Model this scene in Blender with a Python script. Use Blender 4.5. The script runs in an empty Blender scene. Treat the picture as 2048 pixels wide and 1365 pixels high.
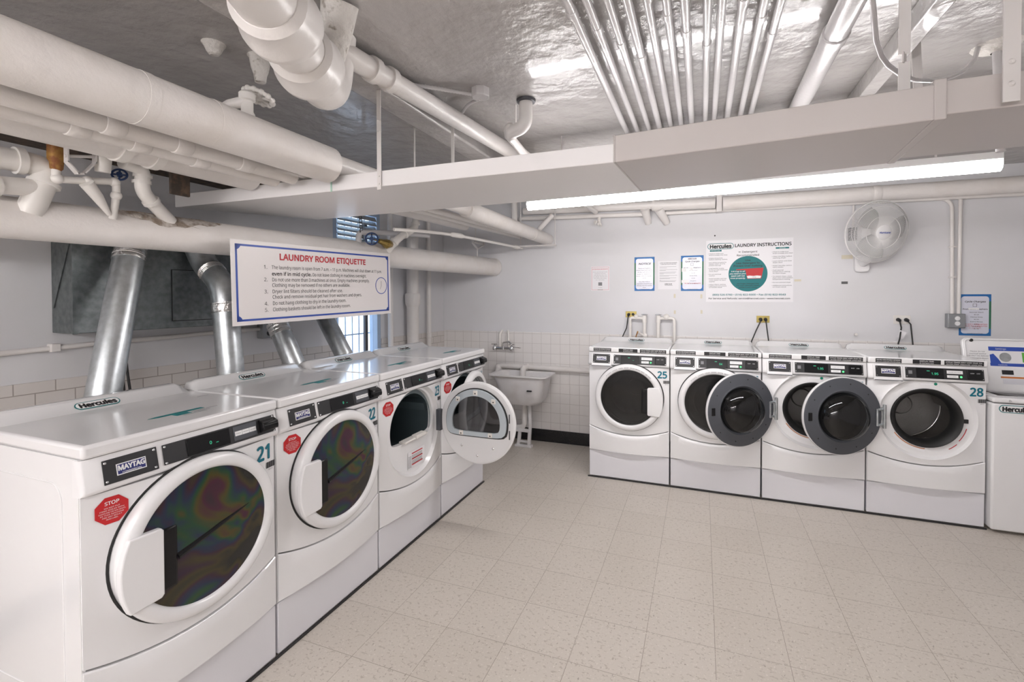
import bpy, bmesh, math, random
from mathutils import Vector, Matrix
random.seed(7)
PI = math.pi
SC = bpy.context.scene
COL = SC.collection

# ------------------------------------------------------------------ camera
cam_d = bpy.data.cameras.new('camera')
cam = bpy.data.objects.new('camera', cam_d); COL.objects.link(cam)
cam_d.sensor_width = 36.0; cam_d.sensor_fit = 'HORIZONTAL'
cam_d.lens = 927.2 / 2048 * 36
cam_d.shift_x = -(1059.7 - 1024) / 2048
cam_d.shift_y = (606.6 - 682.5) / 2048
cam_d.clip_start = 0.02
_r = Vector((0.93751611, 0.34793008, -0.00286291)); _u = Vector((-0.00298859, 0.01628021, 0.999863)); _f = Vector((-0.34792902, 0.93737912, -0.01630278))
M = Matrix.Identity(4)
for i in range(3):
    M[i][0] = _r[i]; M[i][1] = _u[i]; M[i][2] = -_f[i]
M[0][3], M[1][3], M[2][3] = 1.7692, -1.0319, 1.6130
cam.matrix_world = M
SC.camera = cam

# ------------------------------------------------------------------ world (cool daylight, enters by the window) and exposure
W = bpy.data.worlds.new('daylight'); SC.world = W; W.use_nodes = True
bg = W.node_tree.nodes['Background']
bg.inputs[0].default_value = (0.74, 0.84, 1.0, 1); bg.inputs[1].default_value = 1.5
SC.view_settings.view_transform = 'Standard'; SC.view_settings.look = 'None'
SC.view_settings.exposure = 1.23; SC.view_settings.gamma = 1.0
SC.view_settings.use_curve_mapping = False
TUBE = 24.0            # brightness of the fluorescent diffusers

# ------------------------------------------------------------------ materials
MATS = {}
def mat(name, col=(.8, .8, .8), rough=.5, metal=0., bump=None, coat=0., vary=None, spec=.5, emit=None, scale_vec=None):
    if name in MATS: return MATS[name]
    m = bpy.data.materials.new(name); MATS[name] = m; m.use_nodes = True
    nt = m.node_tree; b = nt.nodes['Principled BSDF']
    b.inputs['Base Color'].default_value = (*col, 1); b.inputs['Roughness'].default_value = rough
    b.inputs['Metallic'].default_value = metal; b.inputs['Specular IOR Level'].default_value = spec
    b.inputs['Coat Weight'].default_value = coat; b.inputs['Coat Roughness'].default_value = .08
    if emit: b.inputs['Emission Color'].default_value = (*emit[0], 1); b.inputs['Emission Strength'].default_value = emit[1]
    tc = nt.nodes.new('ShaderNodeTexCoord'); src = tc.outputs['Object']
    if scale_vec:
        mp = nt.nodes.new('ShaderNodeMapping'); mp.inputs['Scale'].default_value = scale_vec
        nt.links.new(src, mp.inputs['Vector']); src = mp.outputs['Vector']
    if vary:                       # (scale, second colour, low, high)
        n = nt.nodes.new('ShaderNodeTexNoise'); n.inputs['Scale'].default_value = vary[0]; n.inputs['Detail'].default_value = 6
        nt.links.new(src, n.inputs['Vector'])
        r = nt.nodes.new('ShaderNodeValToRGB'); r.color_ramp.elements[0].position = vary[2]; r.color_ramp.elements[1].position = vary[3]
        r.color_ramp.elements[0].color = (*col, 1); r.color_ramp.elements[1].color = (*vary[1], 1)
        nt.links.new(n.outputs['Fac'], r.inputs['Fac']); nt.links.new(r.outputs['Color'], b.inputs['Base Color'])
    if bump:                       # (scale, strength, distance)
        n = nt.nodes.new('ShaderNodeTexNoise'); n.inputs['Scale'].default_value = bump[0]; n.inputs['Detail'].default_value = 5
        nt.links.new(src, n.inputs['Vector'])
        bp = nt.nodes.new('ShaderNodeBump'); bp.inputs['Strength'].default_value = bump[1]; bp.inputs['Distance'].default_value = bump[2]
        nt.links.new(n.outputs['Fac'], bp.inputs['Height']); nt.links.new(bp.outputs['Normal'], b.inputs['Normal'])
    return m

def tile_mat(name, bw, rh, mort, c1, c2, cm, off, rough, bumpd, axes='XZ', speck=None, coat=0.):
    m = bpy.data.materials.new(name); MATS[name] = m; m.use_nodes = True
    nt = m.node_tree; b = nt.nodes['Principled BSDF']; L = nt.links.new
    tc = nt.nodes.new('ShaderNodeTexCoord'); sp = nt.nodes.new('ShaderNodeSeparateXYZ'); cb = nt.nodes.new('ShaderNodeCombineXYZ')
    L(tc.outputs['Object'], sp.inputs[0]); L(sp.outputs[axes[0]], cb.inputs[0]); L(sp.outputs[axes[1]], cb.inputs[1])
    br = nt.nodes.new('ShaderNodeTexBrick'); L(cb.outputs[0], br.inputs['Vector'])
    br.inputs['Scale'].default_value = 1; br.inputs['Brick Width'].default_value = bw; br.inputs['Row Height'].default_value = rh
    br.inputs['Mortar Size'].default_value = mort; br.inputs['Mortar Smooth'].default_value = .2; br.offset = off; br.offset_frequency = 2
    br.inputs['Color1'].default_value = (*c1, 1); br.inputs['Color2'].default_value = (*c2, 1); br.inputs['Mortar'].default_value = (*cm, 1)
    col = br.outputs['Color']
    if speck:
        for (sc, thr, colr, stretch) in speck:
            mp = nt.nodes.new('ShaderNodeMapping'); mp.inputs['Scale'].default_value = stretch; L(tc.outputs['Object'], mp.inputs['Vector'])
            n = nt.nodes.new('ShaderNodeTexNoise'); n.inputs['Scale'].default_value = sc; n.inputs['Detail'].default_value = 3; L(mp.outputs[0], n.inputs['Vector'])
            r = nt.nodes.new('ShaderNodeValToRGB'); r.color_ramp.elements[0].position = thr; r.color_ramp.elements[1].position = thr + .05
            r.color_ramp.elements[0].color = (0, 0, 0, 1); r.color_ramp.elements[1].color = (1, 1, 1, 1); L(n.outputs['Fac'], r.inputs['Fac'])
            mx = nt.nodes.new('ShaderNodeMixRGB'); mx.inputs['Color2'].default_value = (*colr, 1); L(r.outputs['Color'], mx.inputs['Fac']); L(col, mx.inputs['Color1']); col = mx.outputs['Color']
    L(col, b.inputs['Base Color']); b.inputs['Roughness'].default_value = rough; b.inputs['Coat Weight'].default_value = coat; b.inputs['Coat Roughness'].default_value = .15
    bp = nt.nodes.new('ShaderNodeBump'); bp.inputs['Strength'].default_value = .6; bp.inputs['Distance'].default_value = bumpd; bp.invert = True
    L(br.outputs['Fac'], bp.inputs['Height']); L(bp.outputs['Normal'], b.inputs['Normal'])
    return m

def glass_mat(name, tint, gloss, refl=.9):
    """Thin clear or tinted sheet: transparent body under a glossy Fresnel surface."""
    m = bpy.data.materials.new(name); MATS[name] = m; m.use_nodes = True
    nt = m.node_tree; nt.nodes.remove(nt.nodes['Principled BSDF']); out = nt.nodes['Material Output']
    t = nt.nodes.new('ShaderNodeBsdfTransparent'); t.inputs[0].default_value = (*tint, 1)
    g = nt.nodes.new('ShaderNodeBsdfGlossy'); g.inputs['Roughness'].default_value = gloss; g.inputs[0].default_value = (refl, refl, refl, 1)
    lwt = nt.nodes.new('ShaderNodeLayerWeight'); pw = nt.nodes.new('ShaderNodeMath'); pw.operation = 'POWER'; pw.inputs[1].default_value = 5
    fr = nt.nodes.new('ShaderNodeMath'); fr.operation = 'MULTIPLY_ADD'; fr.inputs[1].default_value = .9; fr.inputs[2].default_value = .05
    mx = nt.nodes.new('ShaderNodeMixShader'); L = nt.links.new
    L(lwt.outputs['Facing'], pw.inputs[0]); L(pw.outputs[0], fr.inputs[0])
    L(fr.outputs[0], mx.inputs[0]); L(t.outputs[0], mx.inputs[1]); L(g.outputs[0], mx.inputs[2]); L(mx.outputs[0], out.inputs[0])
    return m

WALLP = mat('painted_plaster', (.74, .735, .755), .5, bump=(9, .10, .01), vary=(1.6, (.70, .695, .70), .35, .7))
CEILP = mat('gloss_ceiling_paint', (.49, .468, .455), .27, bump=(9, .6, .03), coat=.3, vary=(2.2, (.41, .39, .375), .3, .75))
PIPEP = mat('thick_pipe_paint', (.80, .77, .745), .32, bump=(13, .38, .012), vary=(4, (.74, .70, .67), .4, .8))
PIPEG = mat('gloss_conduit_paint', (.62, .60, .60), .22, bump=(60, .25, .004), coat=.3)
DUCTP = mat('satin_duct_paint_shaded', (.56, .52, .50), .27, bump=(5, .05, .006))  # greyed so the right-hand duct sections read as less lit
DUCTL = mat('duct_enamel_lit', (.84, .82, .815), .25, bump=(5, .04, .006))  # paler copy: the left section's stronger light put into the colour
CANVAS = mat('painted_canvas_wrap', (.80, .765, .735), .45, bump=(17, .5, .012), vary=(5, (.72, .67, .62), .45, .85))
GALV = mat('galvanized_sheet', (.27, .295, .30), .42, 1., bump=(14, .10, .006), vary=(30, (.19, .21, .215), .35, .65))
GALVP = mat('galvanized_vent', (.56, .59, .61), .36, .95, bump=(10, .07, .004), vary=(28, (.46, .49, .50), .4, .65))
FOIL = mat('crinkled_foil_tape', (.78, .77, .76), .22, .95, bump=(38, .8, .01))
ENAMEL = mat('white_appliance_enamel', (.83, .825, .83), .20, coat=.5, bump=(420, .03, .001))
ENAMELP = mat('white_plastic', (.82, .815, .82), .27, coat=.2)
ENAMELT = mat('white_glossy_lid', (.82, .815, .82), .16, coat=.6)
GREYW = mat('grey_plinth_enamel', (.76, .755, .79), .3, bump=(500, .04, .001))
BLACKP = mat('black_panel', (.022, .022, .024), .38, bump=(600, .1, .001))
BLACKG = mat('black_gloss', (.008, .008, .009), .22, spec=.3)
RUBBER = mat('black_rubber', (.012, .012, .012), .55)
DARKGREY = mat('dark_grey_plastic', (.075, .08, .092), .42, bump=(200, .05, .001))
CHROME = mat('chrome', (.75, .75, .76), .10, 1.)
STEEL = mat('perforated_drum_steel', (.27, .26, .25), .30, 1., bump=(240, .55, .004))
TEALDRUM = mat('dryer_drum_enamel', (.10, .135, .15), .38, bump=(120, .15, .002))
BRASS = mat('brass', (.42, .30, .09), .33, .9, vary=(30, (.25, .16, .06), .4, .7))
BRASSPL = mat('brass_plate', (.45, .36, .12), .35, .7)
RUST = mat('rusty_brass', (.24, .09, .03), .6, .3, vary=(40, (.45, .25, .06), .4, .7))
BLUEW = mat('blue_handwheel', (.015, .04, .12), .35)
PVC = mat('white_pvc', (.82, .79, .75), .35, bump=(20, .08, .004))
PORC = mat('worn_sink_enamel', (.76, .74, .74), .3, bump=(14, .05, .004), vary=(7, (.64, .60, .58), .5, .85))
DIRT = mat('torn_dirty_insulation', (.30, .24, .19), .9, bump=(40, .9, .02), vary=(22, (.62, .57, .52), .42, .6))
PLASTER = mat('rough_dirty_plaster', (.70, .67, .63), .7, bump=(24, .9, .03), vary=(26, (.30, .26, .21), .60, .72))
STRAP = mat('dark_steel_strap', (.10, .10, .11), .5, .6)
CAGE = mat('fan_cage_wire', (.78, .77, .76), .35, .0)
BLADE = mat('fan_blade_grey', (.42, .42, .42), .5)
FANP = mat('fan_plastic', (.78, .77, .77), .35)
CORD = mat('black_cord', (.015, .015, .015), .5)
WHITEP = mat('white_sign_board', (.84, .80, .785), .38)
PAPER = mat('white_paper', (.82, .81, .83), .45)
SHEETL = mat('laminated_sheet', (.70, .71, .80), .25, coat=.5)
BLUEB = mat('sign_blue', (.03, .08, .40), .4)
REDT = mat('sign_red', (.55, .015, .03), .5)
TEAL = mat('logo_teal', (.0, .17, .18), .55)
NUMT = mat('number_teal', (.0, .155, .22), .5)
INK = mat('black_ink', (.014, .014, .016), .5)
GREYINK = mat('grey_ink', (.22, .22, .23), .5)
NAVY = mat('badge_navy', (.02, .025, .16), .35)
WHITEI = mat('white_ink', (.83, .83, .83), .45)
PINK = mat('pink_ink', (.72, .30, .34), .5)
PBLUE = mat('poster_blue', (.018, .15, .42), .5)
PGREEN = mat('poster_green', (.03, .17, .09), .5)
STOPR = mat('stop_red', (.52, .012, .016), .5)
ORANGE = mat('orange_ink', (.62, .20, .05), .5)
GREENL = mat('green_indicator', (.05, .6, .15), .4, emit=((.1, .9, .25), .6))
GREEND = mat('dark_green_dot', (.0, .2, .12), .4)
GREENS = mat('green_display_segments', (.02, .25, .12), .5, emit=((.05, .65, .35), .45))
GREYT = mat('grey_electrical_box', (.30, .31, .32), .4, .3)
TAPE = mat('yellowed_tape', (.68, .63, .50), .6)
INFR = mat('blue_grey_metal_frame', (.56, .62, .66), .35, .3)
BASEB = mat('black_terrazzo_base', (.012, .012, .014), .22, vary=(160, (.16, .16, .16), .62, .70))
WINF = mat('blue_grey_window_frame', (.42, .52, .66), .45)
LIVERY = mat('lilac_lid_label', (.66, .66, .70), .4)
DARKDIRT = mat('dark_dirty_iron', (.06, .045, .035), .8, vary=(30, (.14, .09, .06), .45, .7))
STAINY = mat('yellow_sealant', (.62, .42, .04), .5, vary=(50, (.75, .66, .45), .45, .6))
STAINR = mat('rust_streak', (.35, .13, .03), .6)
SHADEG = mat('faded_grey_scrap', (.12, .12, .12), .6)
HANG = mat('painted_hanger_steel', (.72, .69, .67), .4, bump=(60, .1, .002))
LITGLASS = None
CLEAR = glass_mat('window_glass', (.92, .95, .97), .02)
BOWLG = glass_mat('door_bowl_glass', (.55, .56, .56), .03)
DOORG = glass_mat('dark_door_glass', (.60, .60, .61), .05)
WGLASS = glass_mat('smoked_washer_glass', (.16, .165, .17), .12)
LIGHT = mat('fluorescent_diffuser', (.9, .9, .9), .5, emit=((1.0, .965, .962), TUBE))

def rainbow_mat():
    m = bpy.data.materials.new('stress_tinted_door_plastic'); m.use_nodes = True; nt = m.node_tree; b = nt.nodes['Principled BSDF']; L = nt.links.new
    tc = nt.nodes.new('ShaderNodeTexCoord')
    n = nt.nodes.new('ShaderNodeTexNoise'); n.inputs['Scale'].default_value = 3.1; n.inputs['Detail'].default_value = 2.5; n.inputs['Distortion'].default_value = .9
    L(tc.outputs['Object'], n.inputs['Vector'])
    r = nt.nodes.new('ShaderNodeValToRGB'); cr = r.color_ramp
    stops = [(.26, (.016, .016, .016)), (.42, (.018, .017, .015)), (.475, (.044, .035, .014)), (.51, (.032, .014, .026)), (.545, (.012, .022, .050)), (.575, (.012, .050, .022)), (.605, (.062, .048, .010)), (.635, (.054, .012, .026)), (.70, (.018, .018, .022)), (.80, (.016, .016, .016))]
    cr.elements[0].position = stops[0][0]; cr.elements[0].color = (*stops[0][1], 1); cr.elements[1].position = stops[-1][0]; cr.elements[1].color = (*stops[-1][1], 1)
    for p, c in stops[1:-1]:
        e = cr.elements.new(p); e.color = (*c, 1)
    L(n.outputs['Fac'], r.inputs['Fac']); L(r.outputs['Color'], b.inputs['Base Color'])
    b.inputs['Roughness'].default_value = .13; b.inputs['Specular IOR Level'].default_value = .5
    return m
RAINBOW = rainbow_mat()
VINYL = tile_mat('vinyl_floor_tile', .305, .305, .0012, (.60, .55, .49), (.57, .52, .46), (.27, .23, .19), 0., .32, .001, 'XY',
                 speck=[(48, .59, (.46, .41, .355), (1, 1.5, 1)), (85, .62, (.68, .63, .57), (1.3, 1, 1)), (62, .655, (.35, .31, .265), (1.6, .7, 1)), (90, .68, (.27, .235, .20), (.7, 1.6, 1))], coat=.12)
TILEB = tile_mat('square_wall_tile', .108, .108, .002, (.82, .79, .77), (.80, .77, .75), (.58, .54, .52), 0., .22, .002, 'XZ', coat=.3)
TILEL = tile_mat('brick_wall_tile', .152, .076, .0025, (.71, .67, .64), (.68, .64, .61), (.38, .34, .31), .5, .35, .002, 'XZ', coat=.15)

# ------------------------------------------------------------------ mesh helper
FONT = None
try: FONT = bpy.data.fonts.load(bpy.utils.resource_path('LOCAL') + '/datafiles/fonts/NotoSansHebrew-Regular.woff2')   # the sans face that ships with Blender
except Exception: FONT = None
class MB:
    def __init__(s): s.v = []; s.f = []
    def add(s, vs, fs):
        o = len(s.v); s.v += [tuple(v) for v in vs]; s.f += [tuple(i + o for i in f) for f in fs]
    def box(s, a, b):
        x0, y0, z0 = a; x1, y1, z1 = b
        s.add([(x0, y0, z0), (x1, y0, z0), (x1, y1, z0), (x0, y1, z0), (x0, y0, z1), (x1, y0, z1), (x1, y1, z1), (x0, y1, z1)],
              [(0, 3, 2, 1), (4, 5, 6, 7), (0, 1, 5, 4), (1, 2, 6, 5), (2, 3, 7, 6), (3, 0, 4, 7)]); return s
    def obox(s, o, r, u, n, x0, x1, y0, y1, z0, z1):
        """box in a frame: o origin, r right, u up, n normal"""
        o, r, u, n = map(Vector, (o, r, u, n)); P = lambda x, y, z: o + r * x + u * y + n * z
        s.add([P(x0, y0, z0), P(x1, y0, z0), P(x1, y1, z0), P(x0, y1, z0), P(x0, y0, z1), P(x1, y0, z1), P(x1, y1, z1), P(x0, y1, z1)],
              [(0, 3, 2, 1), (4, 5, 6, 7), (0, 1, 5, 4), (1, 2, 6, 5), (2, 3, 7, 6), (3, 0, 4, 7)]); return s
    def tube(s, path, r, n=16, caps=True):
        P = [Vector(p) for p in path]; R = r if isinstance(r, (list, tuple)) else [r] * len(P)
        T = []
        for i in range(len(P)):
            d = (P[min(i + 1, len(P) - 1)] - P[max(i - 1, 0)]); T.append(d.normalized())
        a = Vector((0, 0, 1)) if abs(T[0].z) < .9 else Vector((1, 0, 0))
        x = T[0].cross(a).normalized(); rings = []
        for i in range(len(P)):
            x = (x - T[i] * x.dot(T[i])).normalized(); y = T[i].cross(x)
            rings.append([P[i] + (x * math.cos(2 * PI * k / n) + y * math.sin(2 * PI * k / n)) * R[i] for k in range(n)])
        vs = [v for q in rings for v in q]; fs = []
        for i in range(len(P) - 1):
            for k in range(n):
                k2 = (k + 1) % n; fs.append((i * n + k, i * n + k2, (i + 1) * n + k2, (i + 1) * n + k))
        if caps:
            fs.append(tuple(range(n))[::-1]); fs.append(tuple((len(P) - 1) * n + k for k in range(n)))
        s.add(vs, fs); return s
    def lathe(s, prof, o, axis, n=48, a0=0., a1=2 * PI, ref=None):
        """prof: (radius, height along axis)"""
        o = Vector(o); w = Vector(axis).normalized(); a = Vector(ref) if ref else (Vector((0, 0, 1)) if abs(w.z) < .9 else Vector((1, 0, 0)))
        x = (a - w * a.dot(w)).normalized(); y = w.cross(x); full = abs(a1 - a0 - 2 * PI) < 1e-6; m = n if full else n + 1
        vs = []; idx = []
        for (r, h) in prof:
            if r < 1e-6: idx.append([len(vs)] * m); vs.append(o + w * h)
            else:
                row = []
                for k in range(m):
                    t = a0 + (a1 - a0) * k / n; row.append(len(vs)); vs.append(o + w * h + (x * math.cos(t) + y * math.sin(t)) * r)
                idx.append(row)
        fs = []
        for i in range(len(prof) - 1):
            for k in range(n):
                k2 = (k + 1) % m; q = [idx[i][k], idx[i][k2], idx[i + 1][k2], idx[i + 1][k]]; q2 = []
                for e in q:
                    if e not in q2: q2.append(e)
                if len(q2) > 2: fs.append(tuple(q2))
        s.add(vs, fs); return s
    def prism(s, poly, o, r, u, n, z0, z1):
        o, r, u, n = map(Vector, (o, r, u, n)); m = len(poly)
        vs = [o + r * p[0] + u * p[1] + n * z0 for p in poly] + [o + r * p[0] + u * p[1] + n * z1 for p in poly]
        fs = [tuple(range(m))[::-1], tuple(range(m, 2 * m))] + [(k, (k + 1) % m, m + (k + 1) % m, m + k) for k in range(m)]
        s.add(vs, fs); return s
    def sphere(s, c, r, n=16, sc=(1, 1, 1)):
        m = MB(); m.lathe([(r * math.sin(PI * i / 8), -r * math.cos(PI * i / 8)) for i in range(9)], (0, 0, 0), (0, 0, 1), n)
        s.add([(c[0] + v[0] * sc[0], c[1] + v[1] * sc[1], c[2] + v[2] * sc[2]) for v in m.v], m.f); return s
    def text(s, body, o, r, u, n, size, align='CENTER', sx=1., bold=0., shear=0., lift=0., thick=.0004, spacing=1., fit=None):
        cu = bpy.data.curves.new('t', 'FONT'); cu.body = body; cu.font = FONT or cu.font; cu.size = 1.0; cu.align_x = align; cu.align_y = 'CENTER'
        cu.shear = shear; cu.resolution_u = 4 if size > .02 else 3; cu.space_character = spacing
        ob = bpy.data.objects.new('t', cu); me = bpy.data.meshes.new_from_object(ob)
        vs = [v.co * size for v in me.vertices]
        if fit and vs:
            w = max(v.x for v in vs) - min(v.x for v in vs)
            if w > 1e-6: sx = fit / w
        o, r, u, n = map(Vector, (o, r, u, n))
        k = bold * size * 1.25                         # heavier strokes: the same outline laid down a few times, slightly shifted
        for i, (dx, dy) in enumerate([(0, 0)] + ([(k, 0), (-k, 0), (0, k), (0, -k), (k * .7, k * .7), (-k * .7, k * .7), (k * .7, -k * .7), (-k * .7, -k * .7)] if bold else [])):
            s.add([o + r * (v.x * sx + dx) + u * (v.y + dy) + n * (lift + i * .00002) for v in vs], [tuple(p.vertices) for p in me.polygons])
        bpy.data.objects.remove(ob); bpy.data.curves.remove(cu); bpy.data.meshes.remove(me); return s
    def build(s, name, m, parent=None, smooth=35, bevel=0., seg=2, recalc=True, label=None, sub=0):
        me = bpy.data.meshes.new(name); me.from_pydata([tuple(v) for v in s.v], [], s.f)
        if recalc:
            bm = bmesh.new(); bm.from_mesh(me); bmesh.ops.recalc_face_normals(bm, faces=bm.faces); bm.to_mesh(me); bm.free()
        me.materials.append(m); o = bpy.data.objects.new(name, me); COL.objects.link(o)
        if smooth:
            me.polygons.foreach_set('use_smooth', [True] * len(me.polygons)); me.set_sharp_from_angle(angle=math.radians(smooth))
        if bevel:
            b = o.modifiers.new('b', 'BEVEL'); b.width = bevel; b.segments = seg; b.limit_method = 'ANGLE'; b.angle_limit = math.radians(40)
        if parent: o.parent = parent
        if label: o['label'] = label
        return o

X, Y, Z = Vector((1, 0, 0)), Vector((0, 1, 0)), Vector((0, 0, 1))
def tag(o, label=None, cat=None, group=None, kind=None):
    if label: o['label'] = label
    if cat: o['category'] = cat
    if group: o['group'] = group
    if kind: o['kind'] = kind
    return o
def thing(name, label, cat, loc=(0, 0, 0), rz=0., group=None):
    o = bpy.data.objects.new(name, None); COL.objects.link(o); o.empty_display_size = .1
    o.location = loc; o.rotation_euler = (0, 0, rz); return tag(o, label, cat, group)
def struct(name, mb, m, **k):
    o = mb.build(name, m, **k); o['kind'] = 'structure'; return o
def rrect(x0, y0, x1, y1, r, n=5):
    P = []
    for cx, cy, a in ((x1 - r, y0 + r, -PI / 2), (x1 - r, y1 - r, 0), (x0 + r, y1 - r, PI / 2), (x0 + r, y0 + r, PI)):
        for k in range(n + 1):
            t = a + PI / 2 * k / n; P.append((cx + r * math.cos(t), cy + r * math.sin(t)))
    return P
def arcpath(pts, r, n=6):
    """polyline with rounded corners"""
    P = [Vector(p) for p in pts]; out = [P[0]]
    for i in range(1, len(P) - 1):
        a = (P[i - 1] - P[i]); b = (P[i + 1] - P[i]); d = min(r, a.length * .49, b.length * .49)
        p0 = P[i] + a.normalized() * d; p1 = P[i] + b.normalized() * d
        for k in range(n + 1):
            t = k / n; out.append(p0 * (1 - t) ** 2 + P[i] * 2 * t * (1 - t) + p1 * t * t)
    out.append(P[-1]); return out

# ------------------------------------------------------------------ room
CE = 2.66                      # ceiling height
YB = 3.815                     # back wall
WA = math.atan2(.9989, .047)   # direction of the left wall
def lw(y, off=0.):             # x of the left wall at y
    return -1.135 - .047 * (YB - y) + off
struct('floor', MB().box((-1.7, -3.2, -.05), (4.9, 3.95, 0)), VINYL)
struct('ceiling', MB().box((-1.7, -3.2, CE), (4.9, 3.95, CE + .08)), CEILP)
struct('wall_back', MB().box((-1.3, YB, 0), (4.9, YB + .12, CE)), WALLP)
struct('wall_right', MB().box((4.6, -3.1, 0), (4.72, YB, CE)), WALLP)
struct('wall_front', MB().box((-1.7, -3.12, 0), (4.72, -3.0, CE)), WALLP)
def place_left(o):
    o.location = (-1.135, YB, 0); o.rotation_euler = (0, 0, WA); return o
WY0, WY1, WZ0, WZ1 = (2.13 - YB), (2.72 - YB), 1.0, 2.42
m = MB(); m.box((-7, 0, 0), (WY0, .14, CE)); m.box((WY1, 0, 0), (.1, .14, CE)); m.box((WY0, 0, 0), (WY1, .14, WZ0)); m.box((WY0, 0, WZ1), (WY1, .14, CE))
place_left(struct('wall_left', m, WALLP, smooth=0))
m = MB(); m.box((-7, -.012, .12), (WY0, 0, 1.195)); m.box((WY1, -.012, .12), (.0, 0, 1.195)); m.box((WY0, -.012, .12), (WY1, 0, WZ0))
place_left(struct('trim_1', m, TILEL, smooth=0))
struct('trim_2', MB().box((-1.12, YB - .012, .13), (4.6, YB, 1.205)), TILEB, smooth=0)
struct('baseboard_back', MB().box((-1.1, YB - .022, 0), (4.6, YB, .135)), BASEB, bevel=.004, smooth=0)
place_left(struct('baseboard_left', MB().box((-7, -.022, 0), (-.03, 0, .135)), BASEB, bevel=.004, smooth=0))
# window in the left wall
win = bpy.data.objects.new('window_1', None); COL.objects.link(win); place_left(win); win['kind'] = 'structure'
m = MB(); fw = .045
m.box((WY0, .0, WZ0), (WY0 + fw, .10, WZ1)); m.box((WY1 - fw, 0, WZ0), (WY1, .10, WZ1)); m.box((WY0, 0, WZ0), (WY1, .10, WZ0 + fw)); m.box((WY0, 0, WZ1 - fw), (WY1, .10, WZ1)); m.box((WY0, .02, 1.86), (WY1, .09, 1.91))
m.build('window_frame', WINF, win, bevel=.004, smooth=0)
MB().box((WY0 + fw, .055, WZ0 + fw), (WY1 - fw, .059, WZ1 - fw)).build('pane', CLEAR, win, smooth=0)
m = MB()
for k in range(6): m.tube([(WY0 + .08 + k * .086, .12, WZ0 + .01), (WY0 + .08 + k * .086, .12, WZ1 - .01)], .006, 8)
for z in (1.25, 1.47, 1.7, 2.0, 2.25): m.box((WY0 + .01, .114, z - .006), (WY1 - .01, .126, z + .006))
m.build('security_bars', WINF, win)
MB().box((-1.30, .004, WZ0 + .02), (-1.265, .03, 2.3)).build('upright_bar', STRAP, win, smooth=0)
m = MB()
for k in range(6): m.obox((WY0 + fw, -.01, 2.10 + k * .045), (1, 0, 0), (0, .5, .87), (0, -.87, .5), 0, .49, 0, .05, 0, .003)
m.build('louvre', GALVP, win, smooth=0)
# dark strips of base at the foot of the machine rows
struct('trim_3', MB().box((.0, -.21, 0), (.008, 2.57, .010)), BLACKP, smooth=0)
struct('trim_4', MB().box((.82, 3.000, 0), (3.60, 3.008, .010)), BLACKP, smooth=0)

# ------------------------------------------------------------------ machines (local frame: x along the front, y into the machine, z up)
MW, MH = .686, 1.16
CX, CZ = .352, .738
BULGE = .030
def bul(x): 
    u = 2 * x / MW - 1; return -BULGE * max(0., 1 - u * u)
def seam(x):
    u = 2 * x / MW - 1; return .470 - .058 * (1 - u * u)
FT = .998                     # top of the front panel
def pill(x0, y0, x1, y1, n=8):
    return rrect(x0, y0, x1, y1, (y1 - y0) / 2 - 1e-5, n)
def badge(parent, o, r, u, n, w, h, name='maker_badge'):
    """rounded maker's badge: teal rim, white field, black lettering"""
    b = MB(); b.prism(pill(-w / 2, -h / 2, w / 2, h / 2), o, r, u, n, 0, .0012)
    ob = b.build(name, TEAL, parent, smooth=0)
    b = MB(); k = h * .09; b.prism(pill(-w / 2 + k, -h / 2 + k, w / 2 - k, h / 2 - k), o, r, u, n, .0012, .0018); b.build('badge_field', WHITEI, ob, smooth=0)
    b = MB(); b.text('Hercules', o, r, u, n, h * .95, bold=.045, lift=.0024, fit=w * .80); b.build('badge_lettering', INK, ob, smooth=0, recalc=False)
    return ob

def hole_r(kind, t):
    """opening radius at angle t (0 = right, up = pi/2)"""
    if kind == 'round': return .205
    # dryer: round top, flat foot with rounded corners
    c, s_ = math.cos(t), math.sin(t); dz = .026; r = dz * s_ + math.sqrt(.232 ** 2 - (dz * c) ** 2); zf = -.058
    if s_ < 0:
        k = zf / s_
        r = (r ** -9 + k ** -9) ** (-1 / 9.)
    return r

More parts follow.
